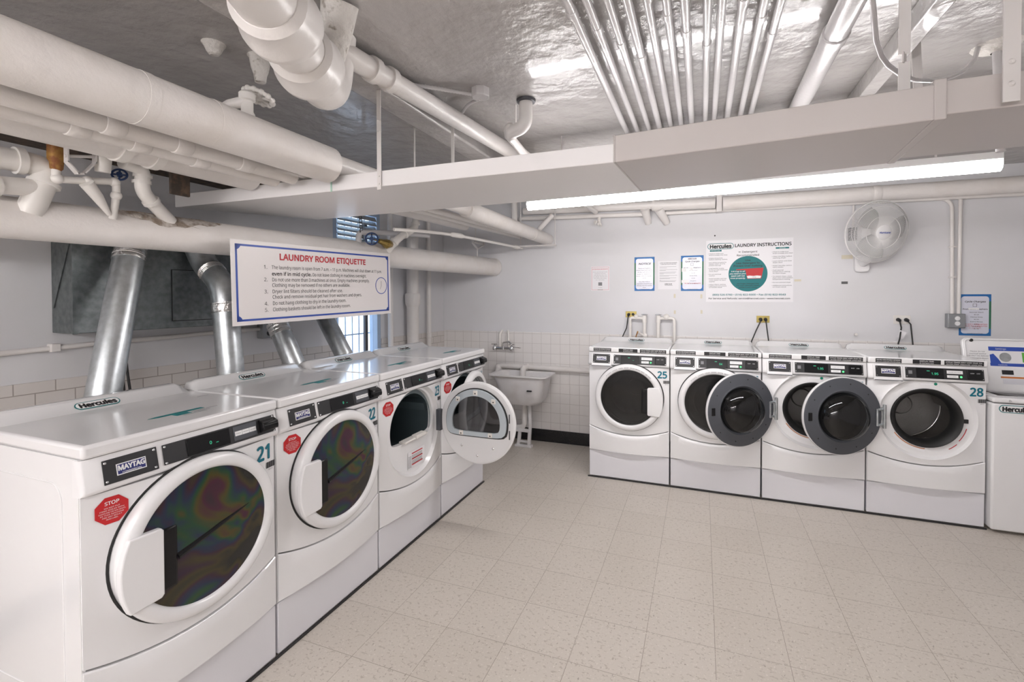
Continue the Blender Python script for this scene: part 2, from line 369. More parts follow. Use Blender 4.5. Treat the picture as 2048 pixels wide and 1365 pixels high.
def machine(kind, number, label, loc, rz, door, stop=True, group=None, cat=None):
    """kind: 'dryer' or 'washer'; door: closed, open, ajar, ring"""
    dry = kind == 'dryer'
    T = thing('dryer' if dry else 'washing_machine', label, cat or ('dryer' if dry else 'washing machine'), loc, rz, group)
    opened = door in ('open', 'ajar')
    # plinth
    MB().box((.003, 0.0, .012), (MW - .003, .60, .240)).build('plinth', GREYW, T, bevel=.004)
    # cabinet shell, open at the front
    b = MB(); x0, x1, y0, y1, z0, z1 = .002, MW - .002, .004, .62, .243, 1.116
    b.box((x0, y0, z0), (x0 + .01, y1, z1)); b.box((x1 - .01, y0, z0), (x1, y1, z1)); b.box((x0 + .01, y1 - .01, z0), (x1 - .01, y1, z1)); b.box((x0 + .01, y0, z0), (x1 - .01, y1 - .01, z0 + .01))
    b.box((x0 + .01, y0 + .02, z1 - .10), (x1 - .01, y1 - .01, z1))
    for xs in (x0 - .0005, x1 + .0005):
        pth = [(xs, p[0], p[1]) for p in rrect(.09, .34, .55, 1.03, .06, 6)]
        b.tube(pth + pth[:1], .0024, 8, caps=False)
    b.build('cabinet', ENAMEL, T, smooth=40)
    # lower access panel (curved top edge, bowed front)
    b = MB(); nx = 24; vs = []; rows = [.246, .252, None, None, 'b', 'a']
    xs = [.004 + (MW - .008) * i / nx for i in range(nx + 1)]
    for j in range(7):
        for x in xs:
            top = seam(x) - .007; zz = (.246, .250, .25 + (top - .25) * .35, .25 + (top - .25) * .7, top - .005, top, top)[j]
            yy = bul(x) * 1.12 - .004 + (.012 if j == 0 else .0 if j < 4 else .0 if j == 4 else .004 if j == 5 else .03)
            if j == 0: yy = bul(x) * 1.12 + .004
            vs.append((x, yy, zz))
    fs = [(j * (nx + 1) + i, j * (nx + 1) + i + 1, (j + 1) * (nx + 1) + i + 1, (j + 1) * (nx + 1) + i) for j in range(6) for i in range(nx)]
    o_ = len(vs); vs += [(x, .02, .246) for x in xs]; fs += [(o_ + i, o_ + i + 1, i + 1, i) for i in range(nx)]
    b.add(vs, fs)
    for xe in (0, nx):
        loop = [vs[j * (nx + 1) + xe] for j in range(7)] + [(vs[xe][0], .03, .246)]
        b.add(loop, [tuple(range(8))])
    b.build('access_panel', ENAMEL, T, smooth=40)
    # front panel: polar grid between the opening and the panel's outline
    N = 144; angs = [2 * PI * k / N for k in range(N)]
    for cx_, cz_ in ((.004, FT), (MW - .004, FT), (.004, seam(.004)), (MW - .004, seam(MW - .004))): angs.append(math.atan2(cz_ - CZ, cx_ - CX) % (2 * PI))
    angs = sorted(set(round(a, 6) for a in angs)); n = len(angs)
    inside = lambda x, z: .004 <= x <= MW - .004 and seam(x) <= z <= FT
    hk = 'D' if (dry and opened) else 'round'
    def recess(r):           # moulded dish around the opening
        if not opened: return 0.
        t = min(1., max(0., (r - .268) / .020)); t = t * t * (3 - 2 * t)
        lip = math.exp(-((r - .288) / .006) ** 2) * -.004
        return (.022) * (1 - t) + lip
    vs = []; rings = 9
    for a in angs:
        lo, hi = 0., 1.
        for _ in range(30):
            mid = (lo + hi) / 2
            if inside(CX + mid * math.cos(a), CZ + mid * math.sin(a)): lo = mid
            else: hi = mid
        ro = lo; rh = hole_r(hk, a) if opened else .262
        rs = [rh, rh + .004] + ([rh + (.264 - rh) * .5, .264, .272, .280, .288, .296] if opened else [.266, .27, .275, .28, .285, .29]) + [ro]
        for j, r in enumerate(rs):
            r = min(r, ro); x = CX + r * math.cos(a); z = CZ + r * math.sin(a)
            y = bul(x) + recess(r)
            if j == 0: y += .03
            vs.append((x, y, z))
        # returned outer edge
        x = CX + ro * math.cos(a); z = CZ + ro * math.sin(a); vs.append((x, bul(x) + .03, z))
    q = 10; fs = []
    for k in range(n):
        k2 = (k + 1) % n
        for j in range(q - 1): fs.append((k * q + j, k2 * q + j, k2 * q + j + 1, k * q + j + 1))
    b = MB(); b.add(vs, fs); b.build('front_panel', ENAMEL, T, smooth=35)
    # control fascia (moulded, leans back)
    prof = [(.03, FT + .003), (-.012, FT + .003), (-.026, FT + .010), (-.030, FT + .020), (-.028, FT + .032), (-.010, 1.1145), (.03, 1.1145)]
    b = MB(); m_ = len(prof); 
    xs = [.0, .006, MW * .25, MW * .5, MW * .75, MW - .006, MW]; vs = []
    for i, x in enumerate(xs):
        for (yy, zz) in prof: vs.append((x, yy + (.006 if i in (0, 6) and yy < 0 else 0), zz))
    fs = [(i * m_ + j, (i + 1) * m_ + j, (i + 1) * m_ + (j + 1) % m_, i * m_ + (j + 1) % m_) for i in range(6) for j in range(m_)] + [tuple(range(m_)), tuple(6 * m_ + k for k in range(m_))]
    b.add(vs, fs); FA = b.build('control_fascia', ENAMELP, T, smooth=50)
    # frame on the fascia's leaning face
    fo = Vector((0, -.0292, FT + .026)); fu = Vector((0, .0190, .0895)).normalized(); fr = X; fn = fr.cross(fu)
    def onf(x, z, lift=0): return fo + fr * x + fu * z + fn * lift
    # name plate
    def screws(pts, par, lift):
        for (sx, sz) in pts:
            b = MB(); p = onf(sx, sz, lift); b.lathe([(0, .0022), (.003, .0018), (.0042, 0)], p, fn, 10); b.build('screw', CHROME, par)
    if dry:
        NP = MB().obox(onf(0, 0), fr, fu, fn, .050, .205, .000, .076, .001, .004).build('name_plate', BLACKP, T, bevel=.002)
        screws([(.058, .009), (.196, .009), (.058, .067), (.196, .067)], NP, .004); LZ = .004; pc = .127; pz = .037; pw, ph = .084, .036
    else:
        pb = MB().obox(onf(0, 0), fr, fu, fn, .030, .205, -.030, .082, -.004, .012).build('coin_box_door', ENAMELP, T, bevel=.005)
        MB().obox(onf(0, 0), fr, fu, fn, .034, .201, -.030, -.025, .010, .0128).build('pull_ledge', DARKGREY, pb, smooth=0)
        NP = MB().obox(onf(0, 0), fr, fu, fn, .042, .193, -.004, .074, .012, .0145).build('name_plate', BLACKP, T, bevel=.002)
        screws([(.050, .005), (.185, .005), (.050, .065), (.185, .065)], NP, .0145); LZ = .0145; pc = .118; pz = .037; pw, ph = .084, .034
    MB().obox(onf(pc, pz), fr, fu, fn, -pw / 2, pw / 2, -ph / 2, ph / 2, LZ, LZ + .0008).build('name_badge', WHITEI, NP, smooth=0)
    MB().obox(onf(pc, pz), fr, fu, fn, -pw / 2 + .003, pw / 2 - .003, -ph / 2 + .003, ph / 2 - .003, LZ + .0008, LZ + .0012).build('badge_field', NAVY, NP, smooth=0)
    b = MB(); b.text('MAYTAG', onf(pc, pz + .0045), fr, fu, fn, .026, bold=.035, lift=LZ + .0016, fit=pw * .88)
    b.text('COMMERCIAL', onf(pc, pz - .0115), fr, fu, fn, .0075, bold=.02, lift=LZ + .0016, fit=pw * .66); b.build('badge_lettering', WHITEI, NP, smooth=0, recalc=False)
    # control panel
    c0, c1 = (.222, .668) if dry else (.222, .662)
    CP = MB().obox(onf(0, 0), fr, fu, fn, c0, c1, -.002 if not dry else .004, .074, .001, .004).build('control_panel', BLACKP, T, bevel=.002)
    screws([(c0 + .008, .010), (c0 + .008, .066), (c1 - .008, .008), (c1 - .008, .068)], CP, .004)
    if dry:
        MB().obox(onf(0, 0), fr, fu, fn, .300, .462, .010, .070, .004, .0065).build('display', BLACKG, CP, bevel=.001)
        MB().obox(onf(0, 0), fr, fu, fn, .478, .580, .012, .068, .004, .0058).build('keypad', DARKGREY, CP, bevel=.002)
        b = MB()
        for k in range(3): b.obox(onf(0, 0), fr, fu, fn, .484 + k * .031, .5135 + k * .031, .030, .048, .0058, .0064)
        b.build('key_label', WHITEI, CP, smooth=0)
        b = MB()
        for k, t_ in enumerate(('NORMAL', 'PERM', 'DELICATE')): b.text(t_, onf(.4987 + k * .031, .039), fr, fu, fn, .006, lift=.0068, fit=.022)
        b.build('key_lettering', INK, CP, smooth=0, recalc=False)
        b = MB(); b.text('0', onf(.385, .036), fr, fu, fn, .02, lift=.007); b.text('min', onf(.41, .031), fr, fu, fn, .007, lift=.007); b.build('display_digits', GREENS, CP, smooth=0, recalc=False)
        # card reader with a sloped hood
        b = MB(); pr = [(.004, .014), (.030, .018), (.034, .030), (.034, .050), (.012, .066), (.004, .068)]
        b.prism(pr, onf(.590, 0), fn, fu, fr, 0, .072); CR = b.build('card_reader', BLACKG, CP, bevel=.003)
        MB().obox(onf(0, 0), fr, fu, fn, .594, .658, .038, .043, .0335, .0346).build('card_slot', RUBBER, CR, smooth=0)
    else:
        MB().obox(onf(0, 0), fr, fu, fn, .240, .262, .026, .050, .004, .0046).build('fabric_symbol', GREYINK, CP, smooth=0)
        MB().obox(onf(0, 0), fr, fu, fn, .285, .440, .002, .070, .004, .006).build('display', BLACKG, CP, bevel=.001)
        b = MB()
        b.obox(onf(0, 0), fr, fu, fn, .458, .546, .038, .060, .004, .0055); b.obox(onf(0, 0), fr, fu, fn, .458, .520, .010, .028, .004, .0055); b.build('key_label', WHITEI, CP, smooth=0)
        b = MB(); b.text('WASH SETTING', onf(.502, .049), fr, fu, fn, .009, lift=.006, fit=.07); b.text('START', onf(.489, .019), fr, fu, fn, .009, lift=.006, fit=.04); b.build('key_lettering', GREYINK, CP, smooth=0, recalc=False)
        b = MB(); b.lathe([(0, .0062), (.006, .006), (.007, .004)], onf(.536, .018), fn, 14); b.build('indicator', GREENL, CP)
        b = MB(); b.text({'25': '--', '26': '04', '27': '1.95', '28': '1.95'}[number], onf(.39, .034), fr, fu, fn, .026, lift=.0064); b.obox(onf(0, 0), fr, fu, fn, .345, .362, .050, .053, .006, .0064); b.build('display_digits', GREENS, CP, smooth=0, recalc=False)
        CR = MB().obox(onf(0, 0), fr, fu, fn, .570, .652, .006, .068, .004, .010).build('card_reader', BLACKG, CP, bevel=.003)
        b = MB(); b.text('INSERT', onf(.596, .046), fr, fu, fn, .009, lift=.0104, fit=.022); b.text('CARD', onf(.628, .046), fr, fu, fn, .009, lift=.0104, fit=.018); b.build('card_lettering', WHITEI, CR, smooth=0, recalc=False)
    # lid with ridge at the back
    LID = MB().box((.0, -.022, 1.1165), (MW, .62, MH)).build('lid', ENAMELT, T, bevel=.011, seg=3)
    pr = [(.46, MH - .02), (.46, MH - .003), (.515, MH + .0), (.565, MH + .034), (.578, MH + .040), (.612, MH + .040), (.62, MH + .03), (.62, MH - .02)]
    b = MB(); vs = []; xs = [.004, .022, .05, MW - .05, MW - .022, MW - .004]; sc_ = [.0, .80, 1., 1., .80, .0]
    for x, s_ in zip(xs, sc_):
        for (yy, zz) in pr: vs.append((x, yy, MH - .02 + (zz - MH + .02) * (s_ if zz > MH else 1) if zz > MH else zz))
    q = len(pr); b.add(vs, [(i * q + j, (i + 1) * q + j, (i + 1) * q + (j + 1) % q, i * q + (j + 1) % q) for i in range(5) for j in range(q)] + [tuple(range(q)), tuple(5 * q + k for k in range(q))])
    b.build('back_ridge', ENAMELT, LID, smooth=60)
    su = Vector((0, .050, .034)).normalized(); sn = X.cross(su)
    badge(T, Vector((MW * .47 if dry else MW * .50, .540, MH + .017)) + sn * .001, X, su, sn, .150 if dry else .15, .040)
    # instruction label on the lid
    if dry:
        b = MB(); b.prism([(.32, .30), (.50, .20), (.505, .225), (.36, .305)], (0, 0, MH), X, Y, Z, .0003, .0008)
        b = MB(); b.box((.300, .128, MH + .0002), (.470, .150, MH + .0008)); b.prism([(.300, .128), (.300, .150), (.27, .139)], (0, 0, MH), X, Y, Z, .0002, .0008); b.box((.345, .095, MH + .0002), (.40, .124, MH + .0008))
        LB = b.build('lid_label', TEAL, T, smooth=0)
        b = MB()
        for i, (lx, ly, lw_) in enumerate(((.41, .11, .05), (.41, .095, .06), (.47, .115, .045), (.36, .08, .09), (.60, .36, .05))): b.box((lx, ly, MH + .0002), (lx + lw_, ly + .004, MH + .0008))
        b.build('label_lettering', GREYINK, LB, smooth=0)
    else:
        for (xa, xb, l1, l2) in ((.045, .200, 'USE ONLY HIGH EFFICIENCY DETERGENT', 'DO NOT OVERLOAD WASHER DRUM'), (.265, .425, 'DISPLAY TIME', 'IS ESTIMATED'), (.445, .660, 'CYCLE TIMES MAY VARY DUE TO:', 'WATER TEMP  PRESSURE  LOAD SIZE')):
            S_ = MB().box((xa, -.0232, 1.1225), (xb, -.021, 1.152)).build('notice_strip', INK, T, smooth=0)
            b = MB(); b.text(l1, (0.5 * (xa + xb), -.0236, 1.1425), X, Z, -Y, .0125, bold=.012, fit=(xb - xa) * (.5 if l1.startswith('DISP') else .92))
            b.text(l2, (0.5 * (xa + xb), -.0236, 1.129), X, Z, -Y, .009, bold=.01, fit=(xb - xa) * (.5 if l1.startswith('DISP') else .9)); b.build('strip_lettering', WHITEI, S_, smooth=0, recalc=False)
    # number and bar code
    tx, tz = .628, .944; dy = (bul(tx + .01) - bul(tx - .01)) / .02; tr = Vector((1, dy, 0)).normalized(); tn = tr.cross(Z)
    to = Vector((tx, bul(tx), tz))
    show = not (dry is False and number in ('26', '27'))
    if True:
        b = MB(); b.text(number, to, tr, Z, tn, .106 if dry else .096, bold=.022, lift=.0016, fit=.066 if dry else .074); b.build('number_decal', NUMT, T, smooth=0, recalc=False)
        b = MB()
        for k in range(14):
            w_ = .0012 + .0022 * ((k * 7) % 3) / 2; b.obox(to, tr, Z, tn, .008 + k * .0036, .008 + k * .0036 + w_, -.076, -.050, .0012, .0016)
        b.text(str(820 + int(number)) + '10', to + tr * .033 - Z * .083, tr, Z, tn, .010, lift=.0014); b.build('bar_code', INK, T, smooth=0, recalc=False)
    if stop:
        sx, sz = .078, .936; dy = (bul(sx + .01) - bul(sx - .01)) / .02; tr = Vector((1, dy, 0)).normalized(); tn = tr.cross(Z); to = Vector((sx, bul(sx), sz))
        R8 = .046; b = MB(); b.prism([(R8 * math.cos(PI / 8 + k * PI / 4), R8 * math.sin(PI / 8 + k * PI / 4)) for k in range(8)], to, tr, Z, tn, .001, .0016); ST = b.build('stop_sticker', STOPR, T, smooth=0)
        b = MB(); b.text('STOP', to + Z * .024, tr, Z, tn, .019, bold=.012, lift=.0019)
        for k, t_ in enumerate(('DO NOT PUT', 'ITEMS SOILED WITH', 'GASOLINE OR SOLVENTS', 'IN THIS MACHINE', 'FIRE MAY RESULT', 'READ LABEL')): b.text(t_, to + Z * (.009 - k * .0072), tr, Z, tn, .0068, lift=.0019, fit=(.04, .062, .068, .06, .05, .03)[k])
        b.build('sticker_lettering', WHITEI, ST, smooth=0, recalc=False)
    # ---- the opening and the drum behind it
    fy = -BULGE
    oc = Vector((CX, fy, CZ))
    if not dry or opened:
        if dry:
            b = MB(); b.lathe([(.285, .03), (.285, .50), (.0, .50)], (CX, 0, CZ + .01), Y, 48); b.lathe([(.285, .03), (.222, .02)], (CX, 0, CZ + .01), Y, 48)
            for a in (.4, 2.5, 4.6):
                c_, s_ = math.cos(a), math.sin(a); b.obox((CX + .285 * c_, .03, CZ + .01 + .285 * s_), (-s_, 0, c_), (-c_, 0, -s_), (0, 1, 0), -.03, .03, 0, .06, .02, .46)
            b.build('drum', TEALDRUM, T, smooth=40)
            # lint filter along the flat foot of the opening
            b = MB(); b.box((CX - .13, fy - .002, CZ - .058), (CX + .12, fy + .05, CZ - .044)); b.box((CX - .02, fy - .012, CZ - .054), (CX + .09, fy + .03, CZ - .030)); b.build('lint_filter', PVC, T, bevel=.004)
            # warning label
            w0 = Vector((CX + .01, fy + .0195, CZ - .185)); LB = MB().obox(w0, X, Z, -Y, -.085, .10, -.055, .055, .0, .0012).build('warning_label', PAPER, T, smooth=0)
            b = MB()
            for k in range(3): b.obox(w0, X, Z, -Y, -.045, .075, .034 - k * .036, .041 - k * .036, .0012, .0018)
            b.build('warning_bars', STOPR, LB, smooth=0)
            b = MB()
            for k in range(9):
                if k % 4 != 0: b.obox(w0, X, Z, -Y, -.045, .07, .03 - k * .0085, .0335 - k * .0085, .0012, .0018)
                b.obox(w0, X, Z, -Y, -.082, -.05, .02 - k * .0085, .023 - k * .0085, .0012, .0018)
            b.build('warning_lettering', GREYINK, LB, smooth=0)
        else:
            b = MB(); b.lathe([(.262, .10), (.262, .44), (.255, .45), (.08, .46), (.07, .44), (.0, .44)], (CX, 0, CZ), Y, 64)
            for a in (.35, 2.44, 4.54):
                c_, s_ = math.cos(a), math.sin(a)
                b.obox((CX + .262 * c_, .03, CZ + .262 * s_), (-s_, 0, c_), (-c_, 0, -s_), (0, 1, 0), -.045, .045, 0, .055, .07, .40)
            b.build('drum', STEEL, T, smooth=40)
            b = MB()
            for (rr, yy) in ((.259, .20), (.259, .225), (.252, .44)): b.tube([(CX + rr * math.cos(2 * PI * k / 64), yy, CZ + rr * math.sin(2 * PI * k / 64)) for k in range(65)], .006, 8, caps=False)
            b.build('drum_rib', CHROME, T, smooth=60)
            b = MB(); b.lathe([(.210, fy + .020), (.206, fy + .010), (.196, fy + .014), (.176, fy + .04), (.164, fy + .075), (.170, .085), (.262, .10)], (CX, 0, CZ), Y, 64); b.build('door_gasket', RUBBER, T, smooth=60)
    if door == 'open' and not dry:
        # orange-edged instruction label and small marks in the dish
        b = MB(); b.lathe([(.246, fy + .0205), (.250, fy + .0205)], (CX, 0, CZ), Y, 30, PI * 1.0 + .62, PI * 1.5 - .07 + PI * .0, ref=(1, 0, 0))
        def arc(r0, r1, a0, a1, mt, nm, dy_=.0212):
            vs = []; k_ = 24
            for i in range(k_ + 1):
                t = a0 + (a1 - a0) * i / k_
                for r in (r0, r1): vs.append((CX + r * math.cos(t), fy + dy_ + min(0, 0) + (bul(CX + r * math.cos(t)) - fy), CZ + r * math.sin(t)))
            q_ = MB(); q_.add(vs, [(2 * i, 2 * i + 1, 2 * i + 3, 2 * i + 2) for i in range(k_)]); return q_.build(nm, mt, T, smooth=0)
        D2 = PI / 180
        arc(.222, .240, 215 * D2, 268 * D2, PAPER, 'instruction_label', .0205); arc(.216, .221, 213 * D2, 268 * D2, ORANGE, 'label_edge', .0205)
        arc(.236, .241, -38 * D2, -14 * D2, STOPR, 'warning_mark', .0205); arc(.242, .254, -34 * D2, -14 * D2, PAPER, 'warning_label', .0205); arc(.243, .248, -58 * D2, -44 * D2, STOPR, 'warning_mark', .0205)
        b = MB(); b.lathe([(0, 0), (.010, 0)], (CX + .05, fy + .019, CZ + .245), -Y, 16); b.build('green_dot', GREEND, T, smooth=0)
        MB().box((CX + .205, bul(CX + .22) + .016, CZ - .02), (CX + .24, bul(CX + .22) + .03, CZ + .008)).build('door_latch', RUBBER, T, bevel=.002)
        MB().box((CX - .04, fy + .0195, CZ + .236), (CX + .035, fy + .021, CZ + .246)).build('instruction_label', PAPER, T, smooth=0)
    # ---- door
    if door == 'closed':
        hs = -1 if dry else 1        # handle side
        b = MB(); b.tube([(CX + .288 * math.cos(2 * PI * k / 72), bul(CX + .288 * math.cos(2 * PI * k / 72)) + .001, CZ + .288 * math.sin(2 * PI * k / 72)) for k in range(73)], .0045, 8, caps=False); b.build('door_shadow_line', RUBBER, T, smooth=40)  # black tube standing in for the shadow line around the door
        D = MB(); D.lathe([(.272, .026), (.283, .026), (.285, -.006), (.287, -.016), (.284, -.026), (.277, -.034), (.266, -.039), (.250, -.040), (.241, -.036), (.236, -.028), (.234, -.010)], (CX, fy + .002, CZ), Y, 96)
        D = D.build('door', ENAMELP, T, smooth=60)
        if dry:
            b = MB(); b.lathe([(.236, -.027), (.17, -.031), (.08, -.034), (0, -.035)], (CX, fy + .002, CZ), Y, 72); b.build('door_window', RAINBOW, D, smooth=60)
            b = MB(); b.tube([(CX - .11, fy - .028, CZ - .03), (CX + .05, fy - .0285, CZ + .015), (CX + .17, fy - .0255, CZ + .045)], [.013, .010, .003], 10); b.build('moulded_crease', BLACKG, D)
        else:
            b = MB(); b.lathe([(.236, -.027), (.17, -.031), (.08, -.034), (0, -.035)], (CX, fy + .002, CZ), Y, 72); b.build('door_window', WGLASS, D, smooth=60)
            b = MB(); b.lathe([(.214, .0), (.175, .02), (.165, .06), (.13, .095), (.06, .11), (0, .112)], (CX, fy, CZ), Y, 48); b.build('inner_bowl', BOWLG, D, smooth=60)
            b = MB(); s_ = 'PLEASE LEAVE YOUR DOOR OPEN WHEN NOT IN USE'; k_ = len(s_)
            for i, ch in enumerate(s_):
                if ch == ' ': continue
                t = math.radians(136 - 92 * i / (k_ - 1)); u_ = Vector((math.cos(t), 0, math.sin(t))); r_ = Vector((math.sin(t), 0, -math.cos(t)))
                b.text(ch, Vector((CX, fy + .002 - .0412, CZ)) + u_ * .257, r_, u_, -Y, .0155, lift=.0, bold=.015)
            b.build('door_lettering', GREYINK, D, smooth=0, recalc=False)
        # handle plate and its dark recess
        pts = []; ah = math.radians(25)
        for i in range(13):
            t = -ah + 2 * ah * i / 12; pts.append((hs * .287 * math.cos(t), .287 * math.sin(t) - .02))
        pts += [(hs * .168, .098), (hs * .160, .088), (hs * .160, -.128), (hs * .168, -.138)]
        if hs < 0: pts = pts[::-1]
        b = MB(); b.prism(pts, (CX, fy + .002, CZ), X, Z, -Y, .020, .047); b.build('handle', ENAMELP, D, bevel=.005, seg=3)
        xa, xb = sorted((hs * .163, hs * .112))
        MB().box((CX + xa, fy - .036, CZ - .125), (CX + xb, fy - .020, CZ + .085)).build('handle_recess', BLACKG, D, bevel=.006, seg=2)
    if opened and dry:
        # hinge, then the round door seen from inside
        ang = {'open': 90., 'ajar': 7.}[door]
        hx, hy = CX + .283, fy - .012
        a = math.radians(180 + ang); dv = Vector((math.cos(a), math.sin(a), 0)); inn = Vector((-dv.y, dv.x, 0)) * -1   # direction hinge->far edge, and the inner face normal
        dc = Vector((hx, hy, CZ)) + dv * .282; dr = -dv if inn.cross(Z).dot(dv) > 0 else dv
        n_ = inn; r_ = Z.cross(n_).normalized() * 1.0
        D = MB(); D.lathe([(.236, -.020), (.238, -.036), (.262, -.040), (.278, -.030), (.284, -.012), (.283, .0), (.276, .004), (.262, .005), (.256, .0), (.24, .0), (.236, -.020)], dc, n_, 80)
        D = D.build('door', ENAMELP, T, smooth=50)
        def dshape(r, zf, n=60, rc=9):
            P = []
            for i in range(n):
                t = 2 * PI * i / n; c_, s_ = math.cos(t), math.sin(t); rr = r
                if s_ < 0: rr = (r ** -rc + (zf / s_) ** -rc) ** (-1. / rc)
                P.append((rr * c_, rr * s_ ))
            return P
        def dring(outer, inner, z0, z1, o):
            q_ = MB(); k_ = len(outer); vs = []
            for P, zz in ((outer, 0), (outer, z1), (inner, z1), (inner, z0)): vs += [o + r_ * p[0] + Z * p[1] + n_ * zz for p in P]
            q_.add(vs, [(j * k_ + i, j * k_ + (i + 1) % k_, (j + 1) * k_ + (i + 1) % k_, (j + 1) * k_ + i) for j in range(3) for i in range(k_)]); return q_
        o_ = dc + Z * .012
        # white inner liner, gasket, pale inner frame, dark window
        dring(dshape(.272, -.60), dshape(.236, -.098), .010, .008, o_ - Z * .012).build('door_liner', ENAMELP, D, smooth=40)
        dring(dshape(.236, -.100), dshape(.226, -.092), .012, .017, o_ - Z * .006).build('door_gasket', RUBBER, D, smooth=40)
        dring(dshape(.227, -.093), dshape(.182, -.062), .016, .030, o_ - Z * .004).build('inner_frame', INFR, D, smooth=40)
        b = MB(); P = dshape(.186, -.066); b.prism(P, o_ - Z * .004, r_, Z, n_, .014, .017); b.build('door_window', DOORG, D, smooth=0)
        b = MB(); b.lathe([(.237, -.030), (.12, -.034), (0, -.036)], dc, n_, 64); b.build('outer_glass', DOORG, D, smooth=60)
        for (sx, sz) in ((0, .200), (-.135, .150), (.135, .150), (-.11, -.080), (.11, -.080)):
            b = MB(); b.obox(o_, r_, Z, n_, sx - .016, sx + .016, sz - .016, sz + .016, .028, .034); b.build('clip', PVC, D, bevel=.004)
            b = MB(); b.lathe([(0, .036), (.005, .034)], o_ + r_ * sx + Z * (sz - .004), n_, 10); b.build('screw', RUBBER, D)
        for (sx, sz) in ((-.12, -.165), (.12, -.165), (0, -.225)):
            b = MB(); b.lathe([(0, .010), (.006, .010), (.009, .008)], dc + r_ * sx + Z * sz, n_, 12); b.build('screw', CHROME, D)
        for sz in (.05, -.06):
            MB().obox(dc, r_, Z, n_, .238, .247, sz - .03, sz + .03, .008, .0095).build('latch_slot', SHADEG, D, smooth=0)
        MB().box((hx - .028, hy - .006, CZ - .075), (hx + .006, hy + .03, CZ + .075)).build('hinge', DARKGREY, T, bevel=.004)
    if opened and not dry:
        ang = {'27': 149., '28': 160.}[number]
        hx, hy = CX - .272, fy - .022
        a = math.radians(-ang); dv = Vector((math.cos(a), math.sin(a), 0)); n_ = Vector((dv.y, -dv.x, 0)) * -1
        if n_.y > 0: n_ = -n_
        # n_ is the face that looks into the room (the door's inner face)
        dc = Vector((hx, hy, CZ)) + dv * .285; r_ = Z.cross(n_)
        D = MB(); D.lathe([(.0, -.050), (.21, -.048), (.255, -.042), (.280, -.026), (.284, -.010), (.281, .0), (.274, .0)], dc, n_, 80); D = D.build('door', ENAMELP, T, smooth=50)
        b = MB(); b.lathe([(.278, -.004), (.276, .004), (.268, .008), (.200, .010), (.186, .016), (.180, .010), (.172, .004)], dc, n_, 80); b.build('inner_ring', DARKGREY, D, smooth=40)
        b = MB(); b.lathe([(.174, .004), (.170, .030), (.158, .065), (.135, .092), (.10, .108), (.05, .116), (0, .118)], dc, n_, 64); b.build('glass_bowl', BOWLG, D, smooth=60)
        b = MB(); b.lathe([(.174, -.002), (.16, -.030), (.0, -.034)], dc, n_, 48); b.build('door_back', BLACKG, D, smooth=60)
        for i in range(10):
            t = 2 * PI * i / 10 + .1; b = MB(); b.lathe([(0, .0105), (.005, .009)], dc + r_ * (.238 * math.cos(t)) + Z * (.238 * math.sin(t)), n_, 10); b.build('screw', RUBBER, D)
        MB().obox(dc, r_, Z, n_, -.250, -.222, -.030, .028, .006, .0125).build('latch', BLACKG, D, bevel=.002)
        b = MB()
        for sz in (.05, -.06): b.tube([Vector((hx, hy, CZ + sz)) - n_ * .0, Vector((hx, hy, CZ + sz)) + dv * .05 + n_ * .014], .009, 10)
        b.tube([(hx + .012, hy - .004, CZ - .085), (hx + .012, hy - .004, CZ + .085)], .011, 12); b.tube([Vector((hx, hy, CZ - .065)) + dv * .045 + n_ * .012, Vector((hx, hy, CZ + .055)) + dv * .045 + n_ * .012], .008, 10)
        b.obox((hx + .006, hy - .002, CZ - .005), X, Z, -Y, -.012, .016, -.07, .07, -.004, .004); b.build('hinge', GALVP, T)
    return T

DY0 = -.2042
PITCH = .692
machine('dryer', '21', 'white front-loading dryer numbered 21, nearest the camera, with its full side showing', (0, DY0 + .003, 0), PI / 2, 'closed')
machine('dryer', '22', 'white front-loading dryer numbered 22 with a closed rainbow-tinted door', (0, DY0 + PITCH + .003, 0), PI / 2, 'closed')
machine('dryer', '23', 'white front-loading dryer numbered 23 with its round door swung wide open', (0, DY0 + 2 * PITCH + .003, 0), PI / 2, 'open')
machine('dryer', '24', 'white front-loading dryer numbered 24, last of the row by the sink, door ajar', (0, DY0 + 3 * PITCH + .003, 0), PI / 2, 'ajar')
WX0, WYF = .8275, 3.0091
machine('washer', '25', 'white front-loading washer numbered 25, next to the sink, door shut', (WX0 + .003, WYF, 0), 0, 'closed', stop=False)
machine('washer', '26', 'white front-loading washer with shut door, second from the sink, partly behind an open door', (WX0 + PITCH + .003, WYF, 0), 0, 'closed', stop=False)
machine('washer', '27', 'white front-loading washer with open door, third from the sink, half covered by the next door', (WX0 + 2 * PITCH + .003, WYF, 0), 0, 'open', stop=False)
machine('washer', '28', 'white front-loading washer numbered 28 with its steel drum in full view', (WX0 + 3 * PITCH + .003, WYF, 0), 0, 'open', stop=False)

# ------------------------------------------------------------------ fluorescent fixtures
def fixture(label, p0, p1, group=None):
    p0, p1 = Vector(p0), Vector(p1); d = (p1 - p0); L = d.length; ang = math.atan2(d.y, d.x)
    T = thing('fluorescent_fixture', label, 'ceiling light', (p0 + p1) / 2, ang, group); h = L / 2
    MB().box((-h, -.0295, .0225), (h, .0295, .060)).build('housing', ENAMELP, T, bevel=.004)
    b = MB(); P = [(-.029, .0215), (-.031, .004), (-.026, -.014), (-.014, -.025), (0, -.029), (.014, -.025), (.026, -.014), (.031, .004), (.029, .0215)]
    b.prism(P, (-h + .004, 0, 0), Y, Z, X, 0, L - .008); b.build('diffuser', LIGHT, T, smooth=50)
    b = MB()
    for x in (-h * .8, h * .8): b.tube([(x, 0, .058), (x, 0, CE - (p0.z + p1.z) / 2)], .005, 8)
    b.build('hanger_rod', HANG, T)
    return T
